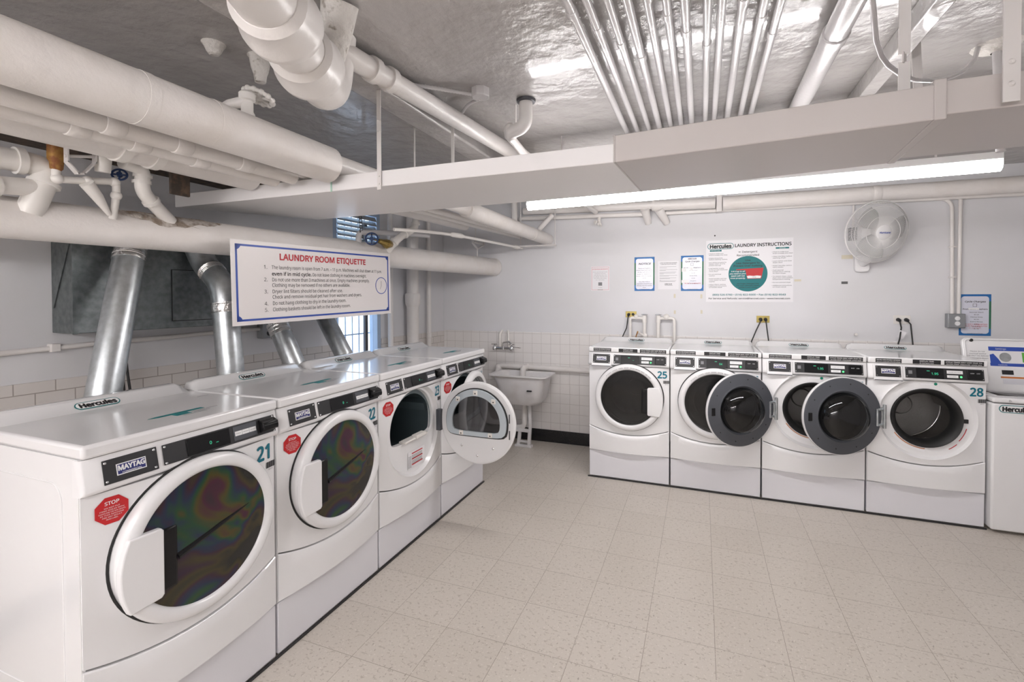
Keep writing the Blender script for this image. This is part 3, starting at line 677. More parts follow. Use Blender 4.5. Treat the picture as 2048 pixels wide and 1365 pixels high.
fixture('long fluorescent light with white diffuser, beyond the white air duct', (.66, 1.925, 2.215), (3.085, 1.79, 2.225))
fixture('long fluorescent fill light added out of view behind the camera, over the open floor', (.45, -2.65, 2.20), (2.85, -2.65, 2.20))  # unseen fixture, added as fill for the machine fronts
fixture('long fluorescent fill light added out of view behind the camera, nearer the dryers', (-1.0, -2.3, 2.06), (1.4, -2.3, 2.06))  # unseen fixture, added to brighten the near dryer's side and the duct face

# ------------------------------------------------------------------ ceiling: beams, ducts, pipes
def pipe(name, label, cat, path, r, m, group=None, n=20, bands=(), bandr=1.25, bandm=None, bandw=.03, bname='coupling', parent=None):
    """one pipe; bands = positions (fraction along a straight first-to-last axis) of collars"""
    o = MB().tube(path, r, n).build(name, m, parent, smooth=50)
    if not parent: tag(o, label, cat, group)
    P0, P1 = Vector(path[0]), Vector(path[-1]); d = (P1 - P0).normalized()
    rr = r if not isinstance(r, (list, tuple)) else r[0]
    for f in bands:
        c = P0.lerp(P1, f); MB().tube([c - d * bandw, c - d * bandw * .9, c + d * bandw * .9, c + d * bandw], [rr * 1.02, rr * bandr, rr * bandr, rr * 1.02], n).build(bname, bandm or m, o, smooth=50)
    return o
struct('trim_5', MB().box((.245, -3.0, 2.56), (.40, YB, CE)), CEILP, bevel=.012, smooth=40)
struct('trim_6', MB().box((2.488, -3.0, 2.58), (2.552, YB, CE)), CEILP, bevel=.004, smooth=40)
# twelve conduits
xs = [1.331, 1.395, 1.463, 1.525, 1.59, 1.651, 1.711, 1.785, 1.832, 1.90, 1.968, 2.022]
ordn = ['leftmost', 'second from the left', 'third from the left', 'fourth from the left', 'fifth from the left', 'sixth from the left', 'sixth from the right', 'fifth from the right', 'fourth from the right', 'third from the right', 'second from the right', 'rightmost']
for i, x in enumerate(xs):
    pipe('conduit', 'grey-painted conduit on the ceiling, %s of the twelve side by side' % ordn[i], 'conduit', [(x + .004 * math.sin(i * 2.1), -2.9, CE - .032), (x, .4, CE - .034), (x - .003 * math.cos(i), 3.7, CE - .032)], .0145 + .002 * (i % 3 == 0), PIPEG, 'conduits along the ceiling', 14, bands=(.53 + .02 * (i % 4),), bandr=1.25, bandw=.02)
pipe('ceiling_pipe', 'thick painted pipe along the ceiling to the right of the row of conduits', 'pipe', [(2.235, -2.9, CE - .052), (2.25, 3.7, CE - .052)], .043, PIPEG, bands=(.6,), bandr=1.12)
p = pipe('ceiling_pipe', 'long white pipe along the ceiling beam, passing beside the grey junction box', 'pipe', [(.35, -.3, 2.595), (.425, .469, 2.585), (.554, 1.781, 2.58), (.70, 3.70, 2.575)], .045, PIPEP)
for f in (.60, .70):
    MB().tube([(.425 + (f - .469) * .0983, f, 2.5852), (.428 + (f - .469) * .0983, f + .035, 2.585)], .055, 20).build('coupling', PIPEP, p)
# thick cast-iron drain with hubs, bending up into the ceiling
dvec = Vector((.384 - .633, .403 + .046, 0)).normalized()
CIP = thing('cast_iron_drain', 'fat white cast-iron drain pipe with hubbed joints and yellow sealant, hanging at the top', 'pipe', (0, 0, 0))
E0 = Vector((.372, .425, 2.42)); S0 = E0 - dvec * 1.5
MB().tube(arcpath([S0, E0 + dvec * .03, E0 + dvec * .03 + Vector((.03, .0, .24))], .11, 10), .083, 32).build('drain_run', PIPEP, CIP, smooth=60)
for k, dd in enumerate((.215, .475)):
    c = E0 - dvec * dd
    MB().tube([c - dvec * .12, c - dvec * .10, c - dvec * .03, c - dvec * .012, c + dvec * .012, c + dvec * .03, c + dvec * .036], [.086, .104, .108, .117, .117, .108, .088], 36).build('hub', PIPEP, CIP, smooth=28)
    b = MB(); w_ = dvec.cross(Z).normalized()
    if k == 1: b.lathe([(.0855, .034), (.0885, .036), (.0885, .052), (.084, .053)], c, dvec, 30, PI * .62, PI * 1.28)
    else: b.lathe([(.0842, .034), (.0858, .036), (.0856, .042), (.0838, .044)], c, dvec, 24, PI * .60, PI * 1.0)
    b.build('sealant_smear' if k else 'rust_streak', STAINY if k else STAINR, CIP)
RZ = MB().tube([(.44, .35, 2.44), (.475, .335, 2.50), (.525, .315, 2.58), (.555, .30, CE)], [.045, .052, .056, .064], 24); o = RZ.build('plaster_collar', PLASTER, CIP, smooth=60)
# pipes along the left: big wrapped pipe with two thinner ones under it
o = pipe('insulated_pipe', 'big white wrapped pipe, topmost of the pipes running in from the upper left', 'pipe', [(.114, -3, 2.235), (.114, -.2, 2.235), (.114, .70, 2.232)], .083, CANVAS, n=32)
MB().tube([(.114, .700, 2.232), (.114, .703, 2.232)], .077, 32).build('dark_end_joint', INK, o)
MB().tube([(.114, .70, 2.247), (.155, 1.985, 2.247)], .046, 24).build('bare_pipe', PIPEP, o)
for yy in (-.10, .13): MB().tube([(.114, yy, 2.235), (.114, yy + .03, 2.235)], .0845, 32).build('wrap_band', CANVAS, o)
o = pipe('insulated_pipe', 'thin lumpy white wrapped pipe directly below the big one at upper left', 'pipe', [(-.094, -3, 2.192), (-.094, .69, 2.190)], .033, CANVAS, bands=(.80, .86, .93), bandr=1.1, bname='wrap_band')
MB().tube([(-.094, .69, 2.222), (-.02, 3.78, 2.262)], .024, 16).build('bare_pipe', PIPEP, o)
o = pipe('insulated_pipe', 'lower thin white wrapped pipe, second below the big one at upper left', 'pipe', [(-.202, -3, 2.188), (-.202, .68, 2.186)], .034, CANVAS, bands=(.79, .84, .9), bandr=1.1, bname='wrap_band')
MB().tube([(-.202, .68, 2.222), (-.12, 3.78, 2.262)], .024, 16).build('bare_pipe', PIPEP, o)
o = pipe('insulated_pipe', 'grey-white pipe behind the wrapped pipes with two white hanger bands', 'pipe', [(-.42, -3, 2.240), (-.42, .725, 2.245)], .083, CANVAS, n=32)
MB().tube([(-.42, .72, 2.262), (-.40, 3.0, 2.30)], .05, 20).build('bare_pipe', PIPEP, o)
for yy in (.13, .25): MB().tube([(-.42, yy, 2.243), (-.42, yy + .035, 2.243)], .089, 32).build('hanger_band', PVC, o)
MB().box((-1.22, -3, 2.325), (-.98, 1.4, 2.365)).build('backing_plank', DARKDIRT, None, smooth=0); tag(bpy.data.objects['backing_plank'], 'dark dirty ledge high on the left wall behind the pipes', 'ledge')
# big lower pipe
LP = pipe('insulated_pipe', 'fat white wrapped pipe running low along the left wall behind the etiquette sign', 'pipe', [(-1.03, -3.0, 1.92), (-.80, -.0, 1.928), (-.467, 3.81, 1.938)], [.080, .084, .098], CANVAS, n=36)
MB().tube([(-.469, 3.797, 1.938), (-.467, 3.812, 1.938)], .104, 36).build('wall_collar', CANVAS, LP)
# dirty torn patch on top of it
b = MB(); random.seed(3); vs = []; na, nb = 14, 7
for i in range(na + 1):
    t = i / na; yy = .26 + .52 * t; ax = Vector((-.80 + (yy) * .0874, yy, 1.929))
    for j in range(nb + 1):
        w_ = (.30 + .75 * math.sin(PI * t)) * (.75 + .5 * random.random()); ph = math.radians(62) + (j / nb - .5) * 1.35 * w_
        rr = .0868 + random.random() * .012 * math.sin(PI * t) * math.sin(PI * j / nb)
        vs.append(ax + Vector((math.cos(ph) * rr, 0, math.sin(ph) * rr)))
b.add(vs, [(i * (nb + 1) + j, (i + 1) * (nb + 1) + j, (i + 1) * (nb + 1) + j + 1, i * (nb + 1) + j + 1) for i in range(na) for j in range(nb)])
b.build('torn_wrap', DIRT, LP, smooth=30)
# PVC trap entering the big pipe
T = thing('drain_elbow', 'white plastic drain elbow dropping into the fat pipe at far left', 'pipe fitting', (0, 0, 0))
MB().tube(arcpath([(-.74, -.6, 2.12), (-.73, .0, 2.145), (-.72, .065, 2.13), (-.72, .030, 2.03), (-.745, .012, 1.95)], .06, 8), .043, 24).build('elbow', PVC, T, smooth=60)
for a, c in (((-.729, -.035, 2.143), (-.7285, -.010, 2.145)), ((-.72, .048, 2.075), (-.72, .044, 2.062))): MB().tube([a, c], .052, 24).build('rim', PVC, T)
o = MB().tube([(-.70, -.16, 2.025), (-.72, .02, 2.048)], .034, 20).build('branch', PVC, T, smooth=60)
MB().tube([(-.703, -.115, 2.029), (-.706, -.095, 2.032)], .043, 20).build('rim', PVC, T)
# small valve line with rusty vent
T = thing('valve_line', 'small white pipe line with a rusty brass air vent above the fat pipe', 'pipe fitting', (0, 0, 0))
MB().tube(arcpath([(-.66, .058, 2.13), (-.66, .058, 2.085), (-.66, .13, 2.096), (-.66, .262, 2.122), (-.66, .261, 2.06), (-.69, .262, 1.96)], .022, 6), .0145, 14).build('small_pipe', PVC, T, smooth=60)
b = MB(); b.lathe([(0, .11), (.026, .11), (.028, .105), (.028, .045), (.022, .035), (.020, .01), (.012, 0), (0, 0)], (-.66, .060, 2.118), Z, 20); b.build('air_vent', RUST, T)
for (yy, zz) in ((.062, 2.088), (.16, 2.102), (.255, 2.118), (.261, 2.06)): b = MB(); b.sphere((-.66, yy, zz), .021, 14); b.build('fitting', PVC, T, smooth=60)
def handwheel(name, c, axis, R, r, m, parent=None, spokes=4, stem=None):
    c, w = Vector(c), Vector(axis).normalized(); a = Vector((0, 0, 1)) if abs(w.z) < .9 else X; x = w.cross(a).normalized(); y = w.cross(x)
    b = MB(); pts = [c + (x * math.cos(2 * PI * k / 28) + y * math.sin(2 * PI * k / 28)) * R for k in range(29)]; b.tube(pts, r, 8, caps=False)
    for k in range(spokes):
        t = 2 * PI * k / spokes; b.tube([c, c + (x * math.cos(t) + y * math.sin(t)) * R], r * .9, 8)
    b.lathe([(0, -.008), (r * 2.4, -.008), (r * 2.4, .008), (0, .008)], c, w, 14); return b.build(name, m, parent, smooth=60)
handwheel('handwheel', (-.655, .272, 2.155), (.7, -.5, .3), .026, .0045, BLUEW, T)
# clevis hanger strap with crossbar
T = thing('clevis_hanger', 'white clevis pipe hanger with a pointed strap, above the fat pipe', 'pipe hanger', (0, 0, 0))
def ribbon(pts, wv, th, name, m, parent):
    b = MB(); wv = Vector(wv)
    for p, q in zip(pts, pts[1:]):
        p, q = Vector(p), Vector(q); d = (q - p).normalized(); n_ = d.cross(wv).normalized() * th; e = d * th
        b.add([p - wv - n_ - e, p + wv - n_ - e, q + wv - n_ + e, q - wv - n_ + e, p - wv + n_ - e, p + wv + n_ - e, q + wv + n_ + e, q - wv + n_ + e], [(0, 3, 2, 1), (4, 5, 6, 7), (0, 1, 5, 4), (1, 2, 6, 5), (2, 3, 7, 6), (3, 0, 4, 7)])
    return b.build(name, m, parent, smooth=0)
ribbon([(-.60, .064, 2.215), (-.60, .064, 2.15), (-.60, .096, 2.112), (-.60, .116, 2.115), (-.60, .155, 2.170), (-.60, .157, 2.225)], (.014, 0, 0), .0025, 'strap', HANG, T)
MB().tube([(-.60, .058, 2.172), (-.60, .200, 2.205)], .006, 12).build('cross_bolt', HANG, T)
b = MB(); b.tube([(-.60, .185, 2.235), (-.61, .188, 2.14)], [.032, .026], 20); b.build('cup', PVC, T)
# tapered funnel, elbowed drop
o = MB().tube([(-.64, .146, 2.088), (-.655, .19, 2.04), (-.68, .245, 1.975)], [.026, .021, .009], 18).build('drip_funnel', PVC, None, smooth=60); tag(o, 'white tapered drip funnel pointing down at the fat pipe', 'pipe fitting')
T = thing('drain_elbow', 'white bent drain fitting dropping onto the torn part of the fat pipe', 'pipe fitting', (0, 0, 0))
MB().tube(arcpath([(-.60, .255, 2.20), (-.62, .345, 2.195), (-.64, .350, 2.10), (-.66, .40, 2.06), (-.705, .51, 1.985)], .035, 6), .029, 20).build('elbow', PVC, T, smooth=60)
for a, c in (((-.638, .3485, 2.145), (-.639, .349, 2.13)), ((-.63, .349, 2.172), (-.631, .349, 2.158)), ((-.658, .395, 2.065), (-.662, .405, 2.055))): MB().tube([a, c], .036, 20).build('rim', PVC, T)
o = MB().box((-.60, .44, 2.10), (-.585, .53, 2.20)); o = o.build('rusty_bracket', DARKDIRT, None, bevel=.004); tag(o, 'dark brown rusty bracket behind the left end of the air duct', 'bracket')
# painted valve standing on the top pipe, and ceiling stubs
T = thing('gate_valve', 'white-painted gate valve with ornate handwheel on top of the big wrapped pipe', 'valve', (0, 0, 0))
b = MB(); b.lathe([(.026, 0), (.028, .03), (.022, .04), (.022, .08), (.030, .085), (.030, .11), (.02, .12), (0, .12)], (.05, .335, 2.318), Z, 20); b.build('valve_body', PVC, T)
b = MB(); b.lathe([(.027, .0), (.029, .012), (.029, .03), (.026, .035)], (.05, .335, 2.305), Z, 20); b.build('brass_union', BRASS, T)
MB().tube([(.05, .335, 2.40), (.0, .30, 2.38), (-.03, .27, 2.345)], [.022, .02, .018], 14).build('side_branch', PIPEP, T)
handwheel('handwheel', (.035, .40, 2.445), (.12, .30, .95), .052, .0085, PVC, T, 6)
b = MB()
for k in range(12): b.sphere((.035 + .052 * math.cos(k * PI / 6), .40 + .050 * math.sin(k * PI / 6), 2.445 - .016 * math.sin(k * PI / 6) - .006 * math.cos(k * PI / 6)), .0125, 8)
b.build('wheel_knobs', PVC, T, smooth=60)
MB().tube([(.05, .345, 2.43), (.035, .40, 2.445)], .008, 10).build('stem', PVC, T)
b = MB(); b.lathe([(.05, 0), (.042, -.01), (.036, -.05), (.026, -.08), (.022, -.11), (0, -.11)], (-.045, .475, CE), Z, 20); o = b.build('ceiling_stub', PLASTER, None, smooth=60); tag(o, 'tapered painted pipe stub hanging from the ceiling above the ornate handwheel', 'pipe stub')
b = MB(); b.lathe([(.045, 0), (.035, -.015), (.026, -.035), (.018, -.045), (0, -.046)], (-.13, .33, CE), Z, 16); o = b.build('ceiling_stub', PLASTER, None, smooth=60); tag(o, 'short rough painted stub in the ceiling, left of the fat hubbed drain', 'pipe stub')
# ------------------------------------------------------------------ main air duct
DU = thing('air_duct', 'long white-painted rectangular air duct hung across the room', 'air duct', (0, 0, 0))
def section(quad, z0, z1, m, name='duct_section', z0b=None):
    b = MB(); zz = [z0] * 4 if z0b is None else [z0, z0, z0b, z0b]
    vs = [(q[0], q[1], zz[i]) for i, q in enumerate(quad)] + [(q[0], q[1], z1) for q in quad]
    b.add(vs, [(0, 3, 2, 1), (4, 5, 6, 7), (0, 1, 5, 4), (1, 2, 6, 5), (2, 3, 7, 6), (3, 0, 4, 7)]); return b.build(name, m, DU, bevel=.004, smooth=0)
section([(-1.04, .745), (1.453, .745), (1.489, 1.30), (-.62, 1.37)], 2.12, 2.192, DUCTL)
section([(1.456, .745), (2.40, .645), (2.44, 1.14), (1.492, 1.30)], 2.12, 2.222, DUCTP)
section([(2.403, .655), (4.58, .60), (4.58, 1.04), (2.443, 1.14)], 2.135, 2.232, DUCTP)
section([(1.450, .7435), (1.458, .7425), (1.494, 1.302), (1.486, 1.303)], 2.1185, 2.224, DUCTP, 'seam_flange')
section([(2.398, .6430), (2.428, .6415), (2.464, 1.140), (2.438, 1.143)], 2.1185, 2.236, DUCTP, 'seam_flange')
MB().box((.085, .741, 2.117), (.092, .7445, 2.195)).build('green_drip_mark', mat('green_copper_stain', (.45, .66, .55), .5), DU, smooth=0)
for (xa, ya, zt) in ((.374, .742, 2.56),):
    s_ = ribbon([(xa, ya - .004, 2.105), (xa, ya - .004, 2.37)], (.011, 0, 0), .0015, 'hanger_strap', HANG, DU)
    ribbon([(xa, ya - .004, 2.37), (xa, ya - .004, 2.40), (xa, ya - .004, 2.42)], (.005, .009, 0), .0015, 'strap_twist', HANG, s_)
    ribbon([(xa, ya - .004, 2.42), (xa, ya - .004, zt)], (.011, 0, 0), .0015, 'hanger_strap', HANG, DU)
    for zz in (2.13, 2.165): b = MB(); b.lathe([(0, .004), (.004, .003), (.005, 0)], (xa, ya - .0055, zz), -Y, 10); b.build('bolt', HANG, s_)
ribbon([(.467, 1.25, 2.19), (.467, 1.25, 2.56)], (.009, 0, 0), .0015, 'hanger_strap', HANG, DU)
MB().tube([(.183, 1.30, 2.19), (.183, 1.30, CE)], .005, 8).build('hanger_rod', HANG, DU)
s_ = ribbon([(2.378, .80, 2.225), (2.378, .80, 2.36)], (.016, 0, 0), .002, 'hanger_strap', HANG, DU)
ribbon([(2.378, .80, 2.36), (2.378, .80, 2.39)], (.008, .012, 0), .002, 'strap_twist', HANG, s_)
ribbon([(2.378, .80, 2.39), (2.378, .80, CE)], (.016, 0, 0), .002, 'hanger_strap', HANG, DU)
s_ = ribbon([(2.556, .615, 2.14), (2.556, .615, CE)], (.0185, 0, 0), .0025, 'hanger_strap', HANG, DU)
for zz in (2.185, 2.245): b = MB(); b.lathe([(0, .006), (.005, .005), (.008, 0)], (2.556, .612, zz), -Y, 12); b.build('bolt', HANG, s_)
ribbon([(2.60, 1.35, CE), (2.60, 1.30, 2.24)], (.016, 0, 0), .002, 'hanger_strap', HANG, DU)
# loose cable looping under the ceiling
o = MB().tube([(2.22, .50, CE), (2.24, .60, 2.60), (2.268, .72, 2.537), (2.324, .88, 2.484), (2.36, .95, 2.458), (2.395, 1.0, 2.442), (2.46, 1.08, 2.432), (2.528, 1.15, 2.431), (2.60, 1.22, 2.446), (2.671, 1.28, 2.468), (2.73, 1.33, 2.498), (2.775, 1.38, 2.531), (2.837, 1.45, 2.60), (2.86, 1.48, CE)], .0085, 12).build('cable', PIPEG, None, smooth=60); tag(o, 'thick grey cable drooping in a loop from the ceiling at upper right', 'cable')
o = MB().tube([(2.93, 1.50, CE), (2.92, 1.46, 2.45), (2.92, 1.44, 2.2)], .016, 14).build('pipe_drop', PIPEG, None, smooth=60); tag(o, 'short grey pipe dropping from the ceiling beside the end of the looped cable', 'pipe')
b = MB(); b.lathe([(.085, 0), (.07, -.012), (.035, -.02), (.02, -.03)], (2.93, 1.50, CE), Z, 14); b.build('plaster_patch', PLASTER, o)
# junction box with flexible conduit
T = thing('junction_box', 'round grey junction box on the ceiling with two flexible conduits', 'junction box', (0, 0, 0))
b = MB(); b.lathe([(0, -.045), (.044, -.045), (.048, -.042), (.048, 0)], (.715, 1.10, CE), Z, 8); b.build('box', PIPEG, T, smooth=20, bevel=.003)
def flex(path, r):
    P = []; R = []
    pts = [Vector(p) for p in path]
    for a, c in zip(pts, pts[1:]):
        k_ = max(2, int((c - a).length / .007))
        for i in range(k_): P.append(a.lerp(c, i / k_)); R.append(r * (1. if len(P) % 2 else .82))
    P.append(pts[-1]); R.append(r); return MB().tube(P, R, 12)
flex(arcpath([(.42, .85, CE - .03), (.53, .97, CE - .02), (.67, 1.085, CE - .025)], .05), .011).build('flexible_conduit', PIPEG, T, smooth=60)
flex(arcpath([(.70, 1.12, CE - .04), (.60, 1.18, CE - .03), (.50, 1.27, CE - .05)], .05), .009).build('flexible_conduit', PIPEG, T, smooth=60)
# elbow out of the ceiling
T = thing('ceiling_elbow', 'white double elbow pipe coming out of a dark hole in the ceiling', 'pipe fitting', (0, 0, 0))
MB().tube(arcpath([(.885, 1.30, CE), (.882, 1.30, 2.52), (.79, 1.31, 2.50), (.785, 1.33, 2.49)], .05, 8), .036, 24).build('elbow', PIPEP, T, smooth=60)
MB().tube(arcpath([(.80, 1.305, 2.53), (.775, 1.32, 2.505), (.76, 1.37, 2.50), (.74, 1.62, 2.49), (.74, 3.7, 2.47)], .04, 6), .024, 20).build('run', PIPEP, T, smooth=60)
b = MB(); b.lathe([(.0, -.001), (.052, -.001), (.050, -.014), (.038, -.016)], (.885, 1.30, CE), Z, 20); b.build('hole_rim', STRAP, T)
b = MB(); b.sphere((.79, 1.315, 2.512), .040, 18); b.build('elbow_bend', PIPEP, T, smooth=60)
ribbon([(.78, 1.34, 2.46), (.80, 1.34, 2.48), (.81, 1.34, 2.53), (.81, 1.34, CE)], (0, .008, 0), .0015, 'hook', HANG, T)

# ------------------------------------------------------------------ behind the duct, near the back wall
T = thing('small_conduit', 'thin white pipe with a coupling, running back under the duct toward the far wall', 'pipe', (0, 0, 0))
MB().tube(arcpath([(-.30, 1.75, 2.09), (-.22, 2.0, 2.105), (-.19, 2.45, 2.128), (-.075, 3.70, 2.132)], .1), .0125, 14).build('run', PVC, T, smooth=60)
MB().tube([(-.193, 2.36, 2.124), (-.191, 2.40, 2.126), (-.18, 2.52, 2.129), (-.178, 2.56, 2.129)], [.014, .021, .021, .014], 16).build('coupling', PVC, T)
MB().tube([(-.10, 3.52, 2.131), (-.085, 3.60, 2.131)], .02, 14).build('end_coupling', PVC, T)
T = thing('trapeze_hanger', 'white trapeze hanger bar holding up the pipe at the back wall', 'pipe hanger', (0, 0, 0))
MB().box((-.08, 3.615, 2.135), (.335, 3.65, 2.150)).build('bar', HANG, T, bevel=.002)
MB().tube([(.322, 3.632, 2.12), (.322, 3.632, CE)], .005, 8).build('rod', HANG, T); MB().tube([(-.065, 3.632, 2.12), (-.065, 3.632, CE)], .005, 8).build('rod', HANG, T)
o = MB().tube([(.155, 1.98, 2.245), (.187, 3.808, 2.225)], .062, 28).build('insulated_pipe', CANVAS, None, smooth=60); tag(o, 'thick white pipe from under the duct into the back wall at the trapeze hanger', 'pipe')
MB().tube([(.178, 3.30, 2.231), (.1785, 3.33, 2.2307)], .066, 28).build('wrap_band', CANVAS, o)
MB().tube([(.155, 3.60, 2.31), (.30, 3.62, 2.46)], .026, 18).build('diagonal_branch', PIPEP, o)
o = MB().tube([(-.125, 3.60, 2.36), (-.125, 3.60, CE)], .034, 18).build('pipe_drop', PIPEP, None, smooth=60); tag(o, 'short vertical white pipe above the trapeze hanger, left of the light', 'pipe')
T = thing('elbow_valve', 'white elbow pipe with brass valve and blue handwheel above the right end of the sign', 'valve', (0, 0, 0))
MB().tube(arcpath([(-.50, 2.313, 2.36), (-.50, 2.313, 2.19), (-.50, 2.20, 2.135), (-.50, 2.12, 2.10), (-.52, 2.035, 2.03), (-.57, 2.0, 1.95)], .06, 8), .030, 20).build('elbow', PVC, T, smooth=60)
for a, c in (((-.50, 2.313, 2.235), (-.50, 2.313, 2.215)), ((-.50, 2.165, 2.12), (-.50, 2.15, 2.113)), ((-.517, 2.05, 2.045), (-.522, 2.035, 2.03))): MB().tube([a, c], .037, 20).build('rim', PVC, T)
b = MB(); b.tube([(-.52, 2.0, 2.015), (-.51, 1.94, 2.015), (-.505, 1.90, 2.02), (-.50, 1.83, 2.026)], [.026, .038, .024, .016], 8); b.build('brass_body', BRASS, T, smooth=30)
MB().tube([(-.50, 1.83, 2.026), (-.50, 1.765, 2.032)], .007, 10).build('stem', BRASS, T)
handwheel('handwheel', (-.50, 1.756, 2.032), (.55, -.8, .1), .043, .006, BLUEW, T, 4)
T = thing('pipe_run', 'small grey pipe with a perforated strap, behind the blue handwheel', 'pipe', (0, 0, 0))
MB().tube(arcpath([(-.62, 1.76, 1.98), (-.62, 1.76, 2.085), (-.60, 2.3, 2.145), (-.56, 2.6, 2.16)], .04, 6), .022, 16).build('run', PIPEG, T, smooth=60)
b = MB(); 
for sx in (-.013, .013): b.obox((-.605, 1.775, 2.04), (0, .98, .1), (0, -.1, .99), (1, 0, 0), sx - .003, sx + .003, 0, .30, 0, .002)
for k in range(13): b.obox((-.605, 1.775, 2.04), (0, .98, .1), (0, -.1, .99), (1, 0, 0), -.013, .013, k * .0235, k * .0235 + .007, 0, .002)
b.build('perforated_strap', STRAP, T, smooth=0)
T = thing('clevis_hanger', 'white triangular pipe hanger standing over the far end of the fat wrapped pipe', 'pipe hanger', (0, 0, 0))
ribbon([(-.49, 3.33, 2.20), (-.49, 3.335, 2.165), (-.49, 3.44, 2.115), (-.49, 3.58, 2.165), (-.49, 3.60, 2.20)], (.012, 0, 0), .003, 'strap', HANG, T)
MB().tube([(-.49, 3.32, 2.178), (-.49, 3.60, 2.178)], .006, 10).build('cross_bolt', HANG, T); MB().tube([(-.49, 3.44, 2.12), (-.49, 3.44, 2.02)], .006, 10).build('rod', HANG, T)
MB().tube([(-.49, 3.40, 2.18), (-.49, 3.40, CE)], .005, 10).build('drop_rod', HANG, T)
# vertical stacks in the corner
o = pipe('soil_stack', 'thick vertical pipe with a hub in the left back corner', 'pipe', [(-1.075, 3.10, 0), (-1.075, 3.10, CE)], .062, PIPEP, n=28)
MB().tube([(-1.075, 3.10, 1.50), (-1.075, 3.10, 1.53), (-1.075, 3.10, 1.625), (-1.075, 3.10, 1.64)], [.064, .077, .080, .072], 28).build('hub', PIPEP, o)
pipe('riser_pipe', 'thin vertical pipe between the window and the thick corner stack', 'pipe', [(-1.11, 2.775, 0), (-1.11, 2.775, CE)], .026, PIPEP)
pipe('riser_pipe', 'thin vertical pipe nearest the corner, right of the thick stack', 'pipe', [(-1.09, 3.43, 0), (-1.09, 3.43, CE)], .025, PIPEP, bands=(.44,), bandr=1.2)
# pipes along the back wall
T = thing('wall_pipe', 'white jointed pipe run along the top of the back wall behind the light', 'pipe', (0, 0, 0))
MB().tube([(-.06, 3.72, 2.535), (1.316, 3.72, 2.505)], .040, 24).build('run', PIPEP, T, smooth=60); MB().tube([(1.316, 3.72, 2.50), (1.885, 3.72, 2.487)], .052, 24).build('run', PIPEP, T, smooth=60)
MB().tube([(1.305, 3.72, 2.505), (1.33, 3.72, 2.503)], .056, 24).build('joint_ring', PIPEP, T)
MB().box((1.895, 3.70, 2.40), (1.945, 3.81, 2.56)).build('end_bracket', HANG, T, bevel=.003)
for (a, c) in (((1.235, 3.70, 2.47), (1.258, 3.80, 2.34)), ((1.37, 3.70, 2.46), (1.44, 3.80, 2.33))): MB().tube([a, c], [.045, .032], 20).build('tapered_leg', PIPEP, T, smooth=60)
o = pipe('wall_pipe', 'thin white pipe under the jointed run, left of the tapered legs', 'pipe', [(-.12, 3.74, 2.46), (.80, 3.74, 2.437), (1.24, 3.74, 2.425)], .022, PIPEP)
pipe('wall_pipe', 'flat thin white pipe under the right part of the jointed run', 'pipe', [(1.42, 3.76, 2.425), (1.90, 3.76, 2.42)], .018, PIPEP)
T = thing('spigot', 'small white hose spigot hanging under the back wall pipe', 'spigot', (0, 0, 0))
MB().tube(arcpath([(.77, 3.74, 2.43), (.77, 3.715, 2.36), (.775, 3.69, 2.345)], .02), .016, 12).build('body', PVC, T); b = MB(); b.lathe([(.022, 0), (.020, .012), (0, .014)], (.74, 3.70, 2.365), Vector((-.5, -.7, .2)), 12); b.build('handle', PVC, T); MB().tube([(.78, 3.70, 2.37), (.80, 3.68, 2.325)], .011, 10).build('spout', PVC, T)
pipe('insulated_pipe', 'fat white insulated pipe along the top right of the back wall above the fan', 'pipe', [(1.95, 3.735, 2.480), (4.59, 3.735, 2.475)], .066, CANVAS, n=28, bands=(.46,), bandr=1.05)
pipe('wall_pipe', 'thin pipe behind the fat insulated one at the top right of the back wall', 'pipe', [(1.93, 3.78, 2.425), (4.59, 3.78, 2.405)], .018, PIPEP)

# ------------------------------------------------------------------ left wall: galvanized plenum, vents, conduit
T = thing('galvanized_duct_box', 'dark galvanized sheet-metal box on the left wall behind the vents', 'air duct', (-1.135, YB, 0), WA)
ya, yb_ = (.318 - YB) * 1.0011, (1.62 - YB) * 1.0011
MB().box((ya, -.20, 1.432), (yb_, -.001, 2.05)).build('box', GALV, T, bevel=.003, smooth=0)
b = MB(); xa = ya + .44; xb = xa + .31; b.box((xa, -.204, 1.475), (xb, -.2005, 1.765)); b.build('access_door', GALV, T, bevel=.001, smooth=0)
b = MB()
for (x0, z0, x1, z1) in ((xa - .004, 1.472, xa, 1.768), (xb, 1.472, xb + .004, 1.768), (xa, 1.765, xb, 1.769), (xa, 1.471, xb, 1.475)): b.box((x0, -.2035, z0), (x1, -.2005, z1))
b.build('door_seam', INK, T, smooth=0)
MB().box((ya - .003, -.206, 1.43), (ya + .016, -.196, 2.05)).build('corner_flange', GALV, T, smooth=0)
b = MB(); b.obox((ya - .0015, -.19, 1.90), (0, .44, -.9), (0, .9, .44), (-1, 0, 0), 0, .38, -.004, .004, 0, .002); b.build('cross_brace', GALV, T, smooth=0)
def vent(label, path, r, foils, straps=()):
    o = MB().tube(path, r, 28).build('vent_pipe', GALVP, None, smooth=60); tag(o, label, 'vent pipe', 'dryer vent pipes')
    P = [Vector(p) for p in path]
    for (i, f0, f1) in foils:
        a, c = P[i].lerp(P[i + 1], f0), P[i].lerp(P[i + 1], f1); k_ = 14; R = [r * 1.02 + .003 * random.random() for _ in range(k_ + 1)]
        MB().tube([a.lerp(c, j / k_) for j in range(k_ + 1)], R, 28).build('foil_tape', FOIL, o, smooth=30)
    return o
def ext(p, q, f): 
    p, q = Vector(p), Vector(q); return p + (q - p) * f
